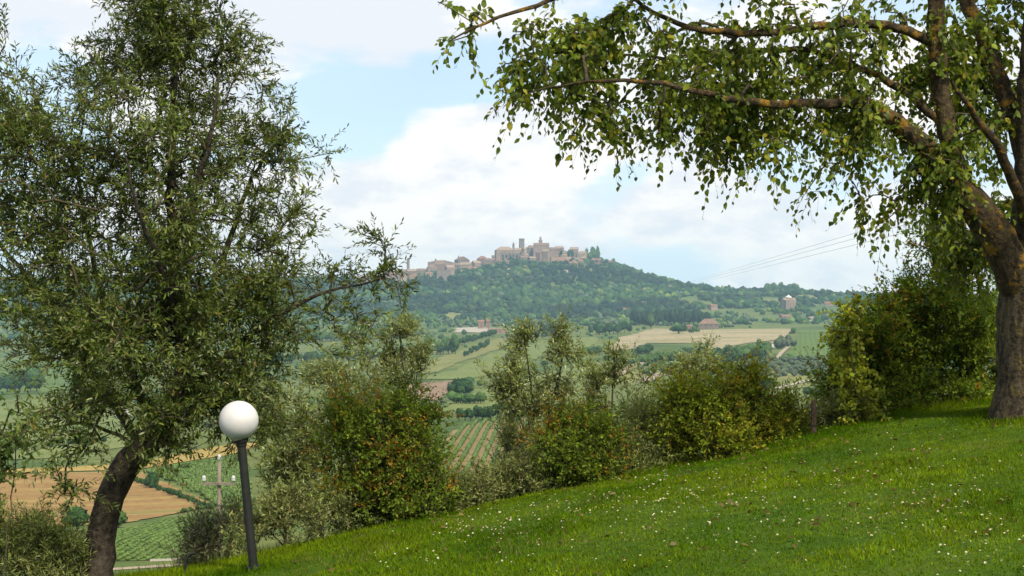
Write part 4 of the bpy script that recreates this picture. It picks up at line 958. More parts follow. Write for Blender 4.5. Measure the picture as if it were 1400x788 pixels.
    if picked:
        # the sprays that hang clear against the sky: their leaves are separate pieces
        g = pos_; a_ = g[:, 0] / g[:, 1]; px_ = a_ * FPX + 700; py_ = 420 - g[:, 2] / g[:, 1] * FPX
        cand = np.nonzero(keep & (px_ > 600) & (px_ < 1190) & (py_ > 0))[0]; sc_ = ln[cand] / g[cand, 1] * (1 + .15 * (py_[cand] > 160)); pick = cand[np.argsort(-sc_)[:picked]]
        tones = [np_mesh('leaf', *leaves(np.zeros((1, 3)), np.array([[1., 0, 0]]), np.array([[0, 0, 1.]]), np.array([1.0]), np.array([.62]), np.array([c_])), mats=[MAT['leaf']]) for c_ in spec['cols']]
        for i in pick:
            x_ = norm(ax[i]); y_ = norm(np.cross(nr[i], x_)); z_ = np.cross(x_, y_)
            o = link('leaf', tones[int(rng.integers(len(tones)))], root)
            o.matrix_local = Matrix([[x_[r] * ln[i], y_[r] * ln[i], z_[r] * ln[i], pos_[i][r] - base[r]] for r in range(3)] + [[0, 0, 0, 1]])
        keep[pick] = False
    V, F, Cc = leaves(pos_[keep], ax[keep], nr[keep], ln[keep], wd[keep], cols[keep], spec.get('simple', False))
    tag(link('foliage', np_mesh('foliage', V - base, F, Cc, mats=[spec['leaf']]), root), kind='stuff')
    return root

OLIVE = dict(bark=MAT['olive_bark'], bark2=MAT['olive_bark'], leaf=MAT['olive_leaf'], sprigs=4, slen=(.14, .34), nleaf=14, llen=(.036, .062), lwid=(.23, .33), ang=(.45, 1.0),
             up=.35, droop=.12, flat=.6, spread=.6, cols=[(.06, .095, .014), (.09, .125, .018), (.125, .155, .026), (.20, .22, .11), (.15, .13, .025)], wts=[5, 5, 3, 1.4, .7], r0=.003, stem=.0015)
D = 10.4; OLIVE_BIG = dict(OLIVE, rcap=.009, dk=1.08, nk=1.5, clump=5, clumpr=.11, cols=[(.048, .08, .012), (.075, .108, .015), (.105, .135, .022), (.17, .19, .09), (.13, .11, .02)])
g0 = P(132, 812, D * 1.08); base0 = np.array((g0[0], D * 1.08, float(ground(g0[0], D * 1.08))))
plant('olive_tree', 'large olive tree with dark curved trunk beside the globe lamp', 'tree', base0, [
    ([base0 - np.array((.02, 0, .15)), (134, 770, D), (138, 730, D), (144, 690, D), (158, 655, D), (184, 622, D), (210, 596, D), (232, 572, D), (248, 540, D), (252, 500, D)], [.16, .122, .11, .106, .108, .112, .105, .092, .075, .06], 0),
    ([(250, 515, D), (247, 440, 10.3), (238, 360, 10.3), (233, 280, 10.3), (236, 190, 10.4), (241, 110, 10.4), (238, 30, 10.4), (236, -60, 10.4), (240, -130, 10.4)], .05, .008),
    ([(196, 612, D), (165, 565, 10.6), (125, 510, 10.9), (80, 440, 11.1), (30, 370, 11.2), (-10, 320, 11.2), (-60, 250, 11.2)], .04, .010),
    ([(235, 566, D), (270, 525, 10.5), (325, 475, 10.6), (390, 425, 10.6), (440, 398, 10.6), (500, 388, 10.6)], .042, .006),
    ([(250, 505, D), (280, 430, 10.9), (310, 340, 11.1), (335, 260, 11.2), (370, 200, 11.2), (410, 170, 11.2)], .036, .006),
    ([(212, 592, D), (180, 510, 10.9), (145, 420, 11.2), (118, 320, 11.3), (105, 220, 11.3), (120, 120, 11.3)], .038, .007),
    ([(190, 615, D), (150, 585, 10.3), (105, 575, 10.3), (60, 588, 10.3)], .018, .005),
    ([(240, 460, 10.35), (225, 380, 9.9), (190, 300, 9.6), (170, 210, 9.5)], .03, .006),
    ([(237, 340, 10.3), (262, 270, 10.0), (290, 190, 9.9), (300, 100, 9.9)], .03, .008)],
    [(235, 60, 85, 75, 10.4, .5, 110), (215, -40, 95, 50, 10.4, .5, 70), (140, 90, 42, 60, 10.8, .35, 26), (190, 180, 110, 90, 10.3, .8, 110), (310, 180, 75, 90, 10.6, .6, 68), (330, 70, 30, 60, 10.5, .3, 18), (385, 225, 50, 65, 11, .4, 13),
     (430, 200, 30, 34, 11.1, .25, 5), (85, 260, 115, 105, 10.4, .9, 120), (15, 190, 45, 75, 10.2, .5, 36), (10, 100, 22, 40, 10.2, .2, 9), (65, 165, 20, 50, 10.6, .2, 9), (245, 330, 150, 105, 10.4, 1.0, 170), (95, 390, 135, 100, 10.3, 1.0, 140), (-70, 300, 70, 170, 9.8, .8, 70),
     (300, 440, 115, 80, 10.5, .8, 120), (375, 400, 62, 60, 10.6, .5, 50), (180, 490, 130, 70, 10.3, .9, 120), (255, 560, 100, 45, 10.4, .7, 75), (110, 560, 52, 50, 10, .5, 30), (108, 640, 20, 45, 9.9, .15, 11), (380, 310, 50, 40, 10.8, .4, 30),
     (470, 382, 42, 20, 10.6, .25, 11), (520, 405, 16, 50, 10.6, .12, 7), (520, 330, 20, 12, 10.6, .1, 4), (450, 440, 30, 50, 10.6, .25, 8), (330, 555, 62, 55, 10.6, .5, 42), (50, 480, 60, 45, 10, .5, 24), (60, 590, 34, 30, 9.8, .2, 9), (230, 620, 26, 20, 10.3, .2, 8), (200, -130, 120, 60, 10.4, .7, 50)],
    OLIVE_BIG, 21, trunk_sides=20, wob=.18)

ELM = dict(bark=MAT['trunk_bark'], bark2=MAT['tree_bark'], leaf=MAT['leaf'], sprigs=4, slen=(.12, .36), nleaf=9, llen=(.036, .08), lwid=(.52, .7), ang=(.6, 1.25), up=-.15, droop=.42, hang=.45, flat=.55, spread=.65,
           along=.5, cols=[(.075, .115, .012), (.11, .155, .015), (.15, .19, .018), (.21, .20, .022), (.045, .075, .010)], wts=[4, 5, 4, 1.6, 2.2], r0=.0042, stem=.0017, rise=.1, upbias=-.3, backoff=.15, clump=5, clumpr=.12, nk=.72, cdk=1.025)
D = 11.7
g0 = P(1412, 566, D); base1 = np.array((g0[0], D, float(lawn_z(g0[0], D))))
plant('shade_tree', 'big lichen covered tree leaning over the lawn with drooping boughs', 'tree', base1, [
    ([base1 - np.array((0, 0, .2)), base1 + np.array((0, 0, .04)), base1 + np.array((0, 0, .16)), (1408, 520, D), (1406, 470, D), (1406, 420, D), (1406, 370, D), (1410, 310, D), (1412, 240, D), (1410, 150, D), (1414, 60, D), (1425, -40, D), (1440, -160, D), (1450, -300, D)], [.38, .335, .295, .27, .255, .245, .20, .155, .13, .12, .115, .11, .09, .05], 0),
    ([(1404, 410, D), (1380, 356, 11.6), (1345, 300, 11.5), (1308, 248, 11.45), (1275, 212, 11.4), (1240, 180, 11.3), (1205, 148, 11.2), (1160, 139, 11.1), (1080, 143, 10.9), (1000, 138, 10.7), (930, 120, 10.5), (860, 106, 10.4), (790, 112, 10.3), (730, 125, 10.2)], [.17, .15, .135, .115, .095, .078, .058, .042, .034, .027, .021, .015, .010, .005], 0),
    ([(1318, 262, 11.45), (1296, 190, 11.5), (1284, 120, 11.5), (1280, 50, 11.5), (1278, -40, 11.5), (1290, -150, 11.6), (1300, -280, 11.7)], [.085, .078, .073, .07, .062, .045, .02], 0),
    ([(1281, 62, 11.5), (1245, 42, 11.4), (1195, 30, 11.3), (1130, 36, 11.1), (1060, 45, 11.0), (1000, 46, 10.9), (940, 40, 10.8), (900, 22, 10.7), (860, -6, 10.6), (800, -40, 10.6)], .042, .010),
    ([(1286, 165, 11.5), (1240, 128, 11.6), (1180, 92, 11.7), (1100, 66, 11.8), (1010, 70, 11.9), (930, 80, 12.0), (850, 74, 12.0), (760, 88, 12.0)], .036, .006),
    ([(1408, 235, D), (1390, 170, 11.8), (1368, 110, 11.9), (1340, 50, 11.9), (1318, -10, 12.0), (1290, -90, 12.1), (1250, -200, 12.1)], [.085, .075, .07, .066, .06, .05, .03], 0),
    ([(1080, -120, 10.9), (960, -80, 10.5), (860, -40, 10.2), (755, 0, 10.0), (690, 22, 9.9), (640, 40, 9.8), (612, 58, 9.8)], .03, .004),
    ([(1278, -30, 11.5), (1200, -90, 11.3), (1080, -120, 10.9), (960, -140, 10.6)], .05, .02),
    ([(1410, 340, D), (1460, 240, 11.2), (1520, 140, 10.9), (1590, 40, 10.7)], .1, .03),
    ([(1404, 300, 11.6), (1370, 210, 11.2), (1335, 160, 11.0), (1300, 110, 10.8)], .05, .012)],
    [(1050, 70, 190, 62, 11.1, 1.1, 125), (850, 60, 125, 62, 10.9, .9, 80), (760, 80, 70, 50, 10.7, .6, 34), (705, 50, 45, 40, 10.2, .3, 14), (640, 40, 28, 22, 9.8, .15, 6), (740, 120, 48, 26, 10.3, .3, 14), (880, 130, 120, 45, 10.7, .7, 62), (1000, 145, 140, 50, 11, .9, 82), (1110, 165, 95, 50, 11, .7, 52),
     (1190, 200, 65, 55, 11.2, .6, 36), (1225, 275, 42, 45, 11.2, .4, 20), (1310, 130, 90, 120, 11.7, 1.2, 90), (1375, 60, 60, 95, 11.9, 1.0, 50), (1320, 330, 70, 60, 11.9, .5, 46), (1200, 80, 115, 75, 11.4, 1.1, 85), (1290, 230, 75, 75, 11.0, .6, 46), (1350, 200, 60, 80, 11.8, .6, 40),
     (1372, 270, 55, 70, 12.6, .4, 30), (1300, 300, 60, 50, 12.4, .4, 22), (1390, 120, 40, 90, 12.5, .4, 30), (840, 155, 45, 25, 10.5, .2, 9), (960, 195, 40, 26, 10.7, .25, 8), (1040, 205, 40, 25, 10.8, .25, 9), (1120, 215, 35, 25, 11, .25, 8), (1000, -90, 380, 70, 11, 1.4, 130), (1300, -130, 230, 110, 11.8, 1.6, 110), (1540, 0, 130, 220, 11, 1.4, 80), (1480, 230, 80, 110, 11.3, .9, 40)],
    ELM, 33, trunk_sides=26, wob=.12, picked=300)

# shrubs along the lawn edge and young olives below it
YOLIVE = dict(OLIVE, sprigs=4, slen=(.14, .32), nleaf=12, llen=(.042, .066), lwid=(.24, .34), simple=True, up=.6, droop=.05, cols=[(.10, .135, .035), (.135, .17, .042), (.18, .205, .07), (.28, .30, .18), (.15, .18, .03)], wts=[4, 5, 3, 1.8, 1.5], step=.15, backoff=.15, nk=1.05)
PYRA = dict(bark=MAT['twig'], bark2=MAT['twig'], leaf=MAT['shrub_leaf'], sprigs=5, slen=(.10, .40), nleaf=14, llen=(.026, .050), lwid=(.4, .55), simple=True, up=.5, droop=.03, flat=.6, spread=.7,
            cols=[(.085, .14, .012), (.115, .17, .014), (.15, .20, .017), (.06, .10, .01)], wts=[4, 4, 2, 2], tipcol=[(.25, .11, .014), (.21, .14, .016), (.27, .16, .02), (.19, .18, .018)], tipt=.45, tipfrac=.42, step=.12, r0=.003, backoff=.12, stem=.0016)
def shrub(name, label, px, py_base, d, clusters, spec, seed, stems=7, cat='shrub', group=None, top=None, on_lawn=False):
    a = P(px, py_base, d); z = float(ground(a[0], d)) if not on_lawn else float(lawn_z(a[0], d)); base = np.array((a[0], d, z))
    rng = np.random.default_rng(seed + 900); limbs = []; C_ = [P(c[0], c[1], c[4]) for c in clusters]
    for k in range(stems):
        t = C_[k % len(C_)] + rng.normal(0, .12, 3); b = base + np.array((rng.normal(0, .10), rng.normal(0, .08), -.1)); mid = b * .45 + t * .55; mid[:2] = b[:2] * .6 + t[:2] * .4
        limbs.append(([b, mid, t], spec.get('stemr', .013), .004))
    return plant(name, label, cat, base, limbs, clusters, dict(spec, skirt=36), seed, group, 7, .08)
def yolive(px, d, label, clusters, seed, lean=0, r=.035, spec=YOLIVE):
    a = P(px, 500, d); base = np.array((a[0], d, float(ground(a[0], d)))); C_ = [P(c[0], c[1], c[4]) for c in clusters]
    mid = base + np.array((lean, 0, (C_[0][2] - base[2]) * .45)); limbs = [([base - np.array((0, 0, .1)), mid, C_[0]], r, .012)]
    for t in C_[1:]: limbs.append(([mid + (C_[0] - mid) * .1, (mid + t) / 2 + np.array((0, 0, .1)), t], .018, .006))
    return plant('young_olive_tree', label, 'tree', base, limbs, clusters, spec, seed, 'young olives below the lawn', 8, .08)
yolive(440, 14.6, 'dense young olive between the globe lamp and the russet shrub', [(420, 590, 60, 85, 14.6, .6, 110), (400, 660, 50, 60, 14.5, .5, 60), (470, 540, 50, 60, 14.7, .5, 60), (375, 600, 30, 70, 14.5, .4, 40), (430, 690, 60, 35, 14.2, .5, 34), (495, 590, 32, 50, 14.8, .4, 22)], 41)
yolive(560, 17.5, 'tall thin young olive rising behind the russet shrub', [(540, 480, 40, 48, 17.5, .5, 62), (490, 510, 50, 50, 17.4, .5, 62), (570, 510, 24, 38, 17.5, .25, 26), (530, 560, 60, 40, 17.4, .5, 50), (545, 435, 20, 22, 17.5, .2, 10), (450, 500, 35, 40, 17.2, .4, 34)], 42)
yolive(736, 16.0, 'young olive with upright pointed top between two russet shrubs', [(720, 545, 52, 45, 16, .5, 85), (718, 470, 22, 45, 16, .25, 34), (690, 530, 30, 42, 16, .35, 30), (765, 520, 30, 50, 16.1, .35, 44), (775, 465, 20, 25, 16.1, .2, 14), (722, 610, 30, 36, 15.6, .35, 26), (705, 640, 30, 24, 15.0, .3, 18)], 43)
yolive(832, 17.0, 'slender young olive with sparse crown beside the pointed one', [(828, 545, 30, 60, 17, .3, 40), (840, 490, 14, 35, 17, .2, 14), (815, 520, 25, 40, 17, .25, 24), (838, 600, 32, 40, 16.8, .3, 22)], 44, r=.022)
yolive(880, 15.2, 'small grey olive bush leaning against the yellow green shrub', [(878, 560, 26, 45, 15.2, .3, 40), (890, 600, 30, 45, 15.0, .3, 44), (872, 625, 26, 25, 14.8, .3, 22)], 45, r=.02)
yolive(948, 18.0, 'young olive top showing above the yellow green shrub', [(950, 510, 36, 30, 18, .4, 52), (940, 545, 40, 40, 18, .4, 40), (965, 500, 16, 22, 18, .2, 12)], 46, r=.03)
shrub('russet_shrub', 'dense green shrub with russet top nearest the globe lamp', 525, 705, 12.35, [(525, 600, 62, 58, 12.4, .42, 130), (520, 655, 78, 45, 12.4, .45, 130), (480, 600, 36, 52, 12.4, .3, 50), (575, 610, 32, 58, 12.4, .3, 56), (545, 555, 26, 26, 12.4, .2, 20), (595, 665, 26, 35, 12.3, .25, 24), (450, 660, 22, 35, 12.3, .25, 18), (530, 690, 80, 22, 12.2, .35, 80), (590, 690, 40, 16, 12.1, .25, 24)], dict(PYRA, tiprange=(-1.6, -1.1), tipfrac=.75), 51)
shrub('russet_shrub', 'green shrub with russet tips before the pointed young olive', 790, 662, 12.6, [(775, 615, 42, 46, 12.7, .35, 84), (800, 600, 36, 42, 12.7, .3, 62), (760, 590, 22, 28, 12.7, .2, 20), (828, 622, 26, 32, 12.7, .25, 32), (800, 640, 50, 20, 12.6, .3, 44), (795, 652, 58, 16, 12.5, .3, 50)], dict(PYRA, tiprange=(-1.5, -.9), tipfrac=.5), 52)
YG = dict(PYRA, cols=[(.14, .19, .012), (.185, .23, .014), (.23, .26, .018), (.095, .14, .01)], tipcol=[(.29, .18, .016), (.26, .23, .02), (.27, .25, .025)], tipfrac=.3, tiprange=(-1.35, -.5))
shrub('yellow_green_shrub', 'wide yellow green shrub beside the small grey olive', 975, 618, 13.0, [(960, 560, 50, 45, 13, .4, 92), (1000, 560, 48, 50, 13, .4, 92), (930, 550, 28, 40, 13, .3, 36), (1022, 520, 12, 24, 13, .12, 10), (980, 595, 78, 22, 12.9, .4, 72), (1050, 580, 30, 28, 13, .25, 32), (925, 600, 30, 22, 12.9, .25, 22), (985, 610, 85, 14, 12.8, .3, 60)], YG, 53, 9)
shrub('low_shrub', 'low yellow green shrub next to the wooden post', 1078, 600, 13.1, [(1072, 585, 26, 20, 13.1, .25, 36), (1060, 560, 22, 22, 13.1, .2, 18), (1070, 596, 36, 12, 13.0, .25, 26)], dict(YG, tipfrac=.4), 54, 5)
HED = dict(PYRA, cols=[(.09, .15, .012), (.125, .185, .014), (.155, .21, .016), (.06, .10, .009)], tipcol=[(.24, .12, .016), (.22, .17, .018), (.20, .21, .018)], tipfrac=.13, llen=(.032, .056))
shrub('hedge_shrub', 'large dark green shrub with reddish flecks beside the big trunk', 1290, 560, 14.0, [(1290, 440, 75, 75, 14, .6, 150), (1330, 380, 60, 70, 14.2, .5, 85), (1240, 470, 60, 70, 14, .5, 105), (1320, 500, 65, 55, 13.9, .5, 95), (1230, 410, 45, 42, 14, .4, 45), (1280, 345, 40, 32, 14.2, .3, 24), (1350, 440, 45, 60, 14.2, .4, 50), (1250, 530, 60, 35, 13.8, .4, 60), (1420, 430, 60, 80, 14.4, .5, 60), (1420, 500, 60, 50, 14.2, .5, 50), (1300, 552, 75, 16, 13.6, .3, 50), (1230, 565, 50, 14, 13.5, .3, 30)], dict(HED, tiprange=(-1.2, .2)), 55, 12)
shrub('hedge_shrub', 'dark shrub between the wooden post and the large shrub', 1180, 590, 14.0, [(1180, 500, 40, 55, 14.0, .35, 80), (1155, 540, 28, 40, 14, .3, 46), (1200, 540, 50, 40, 13.9, .3, 62), (1190, 455, 30, 35, 13.8, .3, 30), (1135, 510, 20, 30, 13.8, .2, 14)], dict(HED, tiprange=(-1.2, -.2), tipfrac=.2), 56, 8)
LIME = dict(ELM, nk=1.0, cdk=1.0, clumpr=.05, stemr=.006, bark=MAT['twig'], bark2=MAT['twig'], sprigs=3, slen=(.10, .24), nleaf=9, llen=(.03, .062), lwid=(.55, .75), up=.2, droop=.2, hang=.25, cols=[(.20, .245, .02), (.25, .28, .025), (.15, .20, .018), (.29, .28, .035)], wts=[4, 4, 3, 1])
shrub('lime_climber', 'bright lime green leafy shoot growing against the dark shrub', 1172, 592, 13.0, [(1160, 455, 15, 30, 13.1, .1, 24), (1168, 505, 18, 38, 13.1, .12, 34), (1178, 555, 20, 30, 13.0, .12, 26), (1164, 424, 8, 14, 13.1, .06, 10), (1145, 480, 12, 22, 13.1, .1, 9), (1200, 582, 24, 10, 12.95, .1, 9)], LIME, 57, 4)
UND = dict(YOLIVE, sprigs=6, slen=(.10, .26), llen=(.03, .055), lwid=(.2, .34), up=.8, cols=[(.13, .165, .045), (.175, .205, .06), (.22, .245, .09), (.10, .135, .028), (.24, .22, .09)], wts=[4, 4, 2, 3, 1])
for i_, (px_, pyb_, d_, cl_, lab_) in enumerate([
        (640, 690, 12.4, [(640, 682, 45, 10, 12.3, .3, 34), (610, 692, 36, 10, 12.2, .25, 24), (668, 672, 28, 12, 12.5, .25, 20)], 'grey green brush below the striped vineyard at the lawn edge'),
        (705, 675, 12.7, [(715, 650, 34, 22, 12.8, .3, 44), (725, 668, 40, 12, 12.6, .3, 34), (705, 615, 20, 22, 13.2, .25, 16)], 'grey green brush below the pointed young olive'),
        (868, 645, 12.9, [(865, 620, 30, 28, 13.0, .3, 50), (880, 590, 22, 30, 13.2, .25, 28), (855, 640, 40, 14, 12.7, .3, 34)], 'grey green brush beside the wide yellow green shrub'),
        (395, 725, 11.8, [(400, 704, 45, 18, 12.2, .3, 40), (365, 708, 30, 18, 12.2, .3, 24), (450, 708, 40, 12, 12.1, .3, 26)], 'grey green brush below the dense young olive'),
        (1095, 600, 13.3, [(1096, 580, 14, 14, 13.7, .2, 14), (1132, 585, 20, 14, 13.5, .2, 18)], 'scrubby brush around the wooden post')]):
    shrub('brush', lab_, px_, pyb_, d_, cl_, UND, 70 + i_, 6, 'brush')
FEA = dict(YOLIVE, slenk=1, cols=[(.145, .185, .045), (.19, .225, .055), (.24, .265, .09), (.10, .14, .035)], wts=[4, 4, 2, 2], lwid=(.14, .22), llen=(.035, .07), up=1.0, sprigs=6)
shrub('feathery_shrub', 'feathery grey green shrub growing beside the olive trunk', 40, 800, 11.2, [(30, 755, 50, 34, 11.2, .4, 85), (80, 772, 32, 28, 11.2, .3, 48), (-30, 755, 50, 40, 11.2, .4, 50), (10, 725, 26, 16, 11.2, .25, 16), (60, 800, 70, 30, 11.1, .4, 52)], FEA, 58, 8)
shrub('feathery_shrub', 'wispy grey green shrub between the lamp and the far vineyard', 300, 775, 12.2, [(290, 740, 32, 34, 12.2, .3, 30), (320, 715, 24, 28, 12.2, .25, 20), (270, 765, 30, 18, 12.0, .25, 16)], dict(FEA, cols=[(.09, .105, .05), (.12, .14, .06), (.16, .17, .10)], wts=[1, 1, 1], sprigs=4), 59, 6)
shrub('garden_shrub', 'bright green shrub with orange new leaves reaching past the feathery shrub', -30, 790, 9.6, [(0, 600, 14, 22, 9.6, .12, 9), (2, 655, 16, 20, 9.6, .12, 11), (-45, 620, 26, 60, 9.6, .25, 30), (26, 572, 10, 8, 9.6, .06, 4), (-60, 700, 34, 50, 9.6, .3, 30)], dict(LIME, cols=[(.055, .10, .02), (.08, .13, .025), (.11, .15, .03)], wts=[1, 1, 1], llen=(.03, .055), lwid=(.45, .6), tipcol=[(.22, .10, .02), (.2, .14, .03)], tipfrac=.3, tiprange=(-1.3, -.8)), 60, 5)

# ------------------------------------------------------------------ garden lamp, posts
MAT['globe'] = plain('opal_globe', (.47, .465, .475), .5, .25, 0, .04, 9, 0)
MAT['lamp_metal'] = plain('dark_painted_metal', (.014, .015, .014), .6, .2, 0, .25, 20, .1)
_b = MAT['globe'].node_tree.nodes['Principled BSDF']; _b.inputs['Subsurface Weight'].default_value = 1.0; _b.inputs['Subsurface Radius'].default_value = (1, 1, 1); _b.inputs['Subsurface Scale'].default_value = .12
def garden_lamp():
    d = 10.6; b = P(347, 776, d); t = P(329.5, 601, d); b[2] = float(lawn_z(b[0], d)); c = P(326.3, 575, d); R = 26.8 * d / FPX
    e = empty('garden_lamp', b, 'white globe lamp on a leaning black post in the lawn', 'lamp'); t_ = t - b; c_ = c - b; ax = norm(t_)
    m = MB(); m.tube(-ax * .15, t_, .034, 14, .031); m.build('post', MAT['lamp_metal'], e, False)
    m = MB(); m.tube(ax * .005, ax * .03, .06, 14, .055); m.build('base_flange', MAT['lamp_metal'], e)
    m = MB(); m.tube(t_ - ax * .022, t_ + ax * .012, .05, 16, .06); m.tube(t_ - ax * .05, t_ - ax * .023, .038, 14, .042); m.build('collar', MAT['lamp_metal'], e)
    bm = bmesh.new(); bmesh.ops.create_uvsphere(bm, u_segments=40, v_segments=24, radius=R); me = bpy.data.meshes.new('globe'); bm.to_mesh(me); bm.free()
    me.polygons.foreach_set('use_smooth', [True] * len(me.polygons)); me.materials.append(MAT['globe']); o = link('globe', me, e); o.location = tuple(c_)
    m = MB(); q = c_ - ax * (R * .93); m.tube(q - ax * .012, q + ax * .006, .052, 20, .064); m.build('globe_rim', plain('dirty_rim', (.30, .27, .2), .7, .2), e)
garden_lamp()
def post(px, pyt, pyb, d, w, label, h_extra=.25, lean=0):
    b = P(px, pyb, d); t = P(px, pyt, d); r = w * d / FPX / 2; rng = np.random.default_rng(int(px)); gz = min(b[2], float(ground(b[0], d)))
    e = empty('wooden_post', (b[0], d, gz), label, 'post'); H = t[2] - gz; n = 9
    prof = [(r * 1.02, -.25), (r * 1.05, 0), (r, H * .3), (r * .97, H * .7), (r * .95, H - .03), (r * .8, H)]
    m = MB(); m.lathe(prof, n); m.v = [(x * (1 + rng.normal(0, .06)) + lean * z, y * (1 + rng.normal(0, .06)), z) for x, y, z in m.v]; m.build('stake', MAT['post_wood'], e, True)
    m = MB(); m.lathe([(r * 1.12, H * .55), (r * 1.12, H * .55 + .012)], n); m.v = [(x + lean * z, y, z) for x, y, z in m.v]; m.build('wire_tie', MAT['lamp_metal'], e)
post(1112.5, 547, 592, 12.75, 8, 'short weathered wooden post between the shrubs at the lawn edge')
post(151, 728, 800, 11.9, 6.5, 'thin wooden stake standing right behind the olive trunk')
def bent_pipe():
    d = 10.9; a = P(256, 786, d); pts = [P(253, 784, d) - (0, 0, .1), P(253, 772, d), P(254, 764, d), P(258, 759, d), P(263, 756, d), P(267, 756, d)]
    w, r = resample(pts, np.full(len(pts), .012), .015); V, F = tubes([(w, r)], 8); b = w[0]
    o = link('bent_pipe', np_mesh('bent_pipe', V - b, F, smooth=True, mats=[MAT['lamp_metal']])); o.location = tuple(b); tag(o, 'short bent black pipe sticking up at the lawn edge', 'pipe')
bent_pipe()

# ------------------------------------------------------------------ grass and daisies
def grass():
    rng = np.random.default_rng(77); n = 520000
    # more blades where they show larger; the sheet is the lawn within and a little beyond the view
    X = rng.uniform(-6.5, 8.5, n); T = -7.5 * rng.random(n) ** 1.15 + .75 * rng.random(n); Y = edge_y(X) + T
    k = (Y > 4.5) & (np.abs(X / np.maximum(Y, 1)) < .47); X, Y, T = X[k], Y[k], T[k]; n = len(X)
    edge = sstep(-.5, .15, T); tall = fbm(X / .9, Y / .9, 61, 3); lush = sstep(.0, 3.0, -X + .5) * sstep(-1.8, .2, T)
    h = rng.uniform(.012, .028, n) * (.75 + .6 * sstep(.45, .7, tall)) * (1 + 2.2 * edge * rng.random(n) + 1.6 * lush * rng.random(n)); w = rng.uniform(.0035, .006, n) * (1 + .3 * edge); ft = np.hypot(X - base1[0], Y - base1[1]); h = h * (1 + 2.5 * rng.random(n) * (1 - sstep(.42, .75, ft))); lp_ = P(347, 776, 10.6); h = h * (1 + 2.2 * rng.random(n) * (1 - sstep(.05, .4, np.hypot(X - lp_[0], Y - 10.6))))
    a = rng.uniform(0, 6.283, n); ln = rng.normal(0, .45, (n, 2)) * h[:, None]; z = lawn_z(X, Y) - .004
    s = np.stack([np.cos(a), np.sin(a), a * 0], 1) * w[:, None]; p = np.stack([X, Y, z], 1)
    tip = p + np.stack([ln[:, 0], ln[:, 1], h], 1)
    V = np.stack([p - s, p + s, tip], 1).reshape(-1, 3); F = np.arange(3 * n).reshape(-1, 3)
    patch = sstep(.25, .75, fbm(X / .8, Y / .8, 62, 5)); dry = sstep(.6, .75, fbm(X / .5, Y / .5, 63, 3))
    c = np.array((.048, .100, .003)) * (1 - patch[:, None]) + np.array((.110, .165, .005)) * patch[:, None]
    c = c * rng.uniform(.65, 1.35, (n, 1)); strawm = (rng.random(n) < .015 + .16 * dry); c[strawm] = np.array((.17, .14, .055)) * rng.uniform(.6, 1.2, (int(strawm.sum()), 1))
    tag(link('grass', np_mesh('grass', V, F, np.repeat(c, 3, 0), mats=[MAT['grass_blade']])), 'short green grass covering the sloping lawn', 'grass', kind='stuff')
    # rough grass on the bank just below the edge
    n = 60000; X = rng.uniform(-6, 7, n); T = rng.uniform(.1, 2.6, n); Y = edge_y(X) + T; h = rng.uniform(.08, .26, n); w = rng.uniform(.003, .006, n)
    a = rng.uniform(0, 6.283, n); ln = rng.normal(0, .4, (n, 2)) * h[:, None]; p = np.stack([X, Y, ground(X, Y) - .01], 1); s = np.stack([np.cos(a), np.sin(a), a * 0], 1) * w[:, None]
    V = np.stack([p - s, p + s, p + np.stack([ln[:, 0], ln[:, 1], h], 1)], 1).reshape(-1, 3)
    c = palette(n, rng, [(.06, .10, .02), (.09, .12, .03), (.14, .135, .05)], [2, 2, 1]) * rng.uniform(.7, 1.3, (n, 1))
    tag(link('bank_grass', np_mesh('bank_grass', V, np.arange(3 * n).reshape(-1, 3), np.repeat(c, 3, 0), mats=[MAT['grass_blade']])), 'rough long grass on the bank below the lawn edge', 'grass', kind='stuff')
grass()
MAT['petal'] = plain('daisy_petal', (.46, .455, .40), .8, .2, 0, .05, 30, 0); MAT['disc'] = plain('daisy_disc', (.55, .38, .03), .7, .2, 0, .1, 30, 0); MAT['stem'] = plain('daisy_stem', (.05, .09, .02), .6, .2, 0, .1, 30, 0)
def litter():
    rng = np.random.default_rng(93); n = 900; X = np.concatenate([rng.normal(3.2, 1.5, n // 2), rng.uniform(-2.5, 5, n - n // 2)]); Y = np.concatenate([rng.normal(10.6, 1.6, n // 2), rng.uniform(5.5, 13, n - n // 2)])
    cl = fbm(X / .7, Y / .7, 95, 3); k = (Y < edge_y(X) + .1) & (Y > 5) & (cl > .42); X, Y = X[k], Y[k]; n = len(X)
    p = np.stack([X, Y, lawn_z(X, Y) + rng.uniform(.012, .03, n)], 1); ax = rng.normal(0, 1, (n, 3)); ax[:, 2] *= .25; nr = rng.normal(0, .35, (n, 3)) + np.array((0, 0, 1)); ln = rng.uniform(.025, .06, n)
    V, F, Cc = leaves(p, ax, nr, ln, ln * rng.uniform(.45, .7, n), palette(n, rng, [(.11, .075, .03), (.14, .105, .042), (.08, .055, .022), (.13, .105, .055)], [1, 1, 1, 1]) * rng.uniform(.6, 1.2, (n, 1)), False, .25)
    tag(link('leaf_litter', np_mesh('leaf_litter', V, F, Cc, mats=[MAT['grass_blade']])), 'dry fallen leaves scattered in the lawn under the tree', 'leaf litter', kind='stuff')
litter()
def lawn_hit(px, py):
    a, b = pdir(px, py); Y = 6.0
    for _ in range(12):
        z = float(lawn_z(a * Y, Y)); Y = Y + (z - b * Y) / (b - LB * a) * .9 if abs(b - LB * a) > 1e-6 else Y
        Y = min(max(Y, 3), 16)
    return a * Y, Y
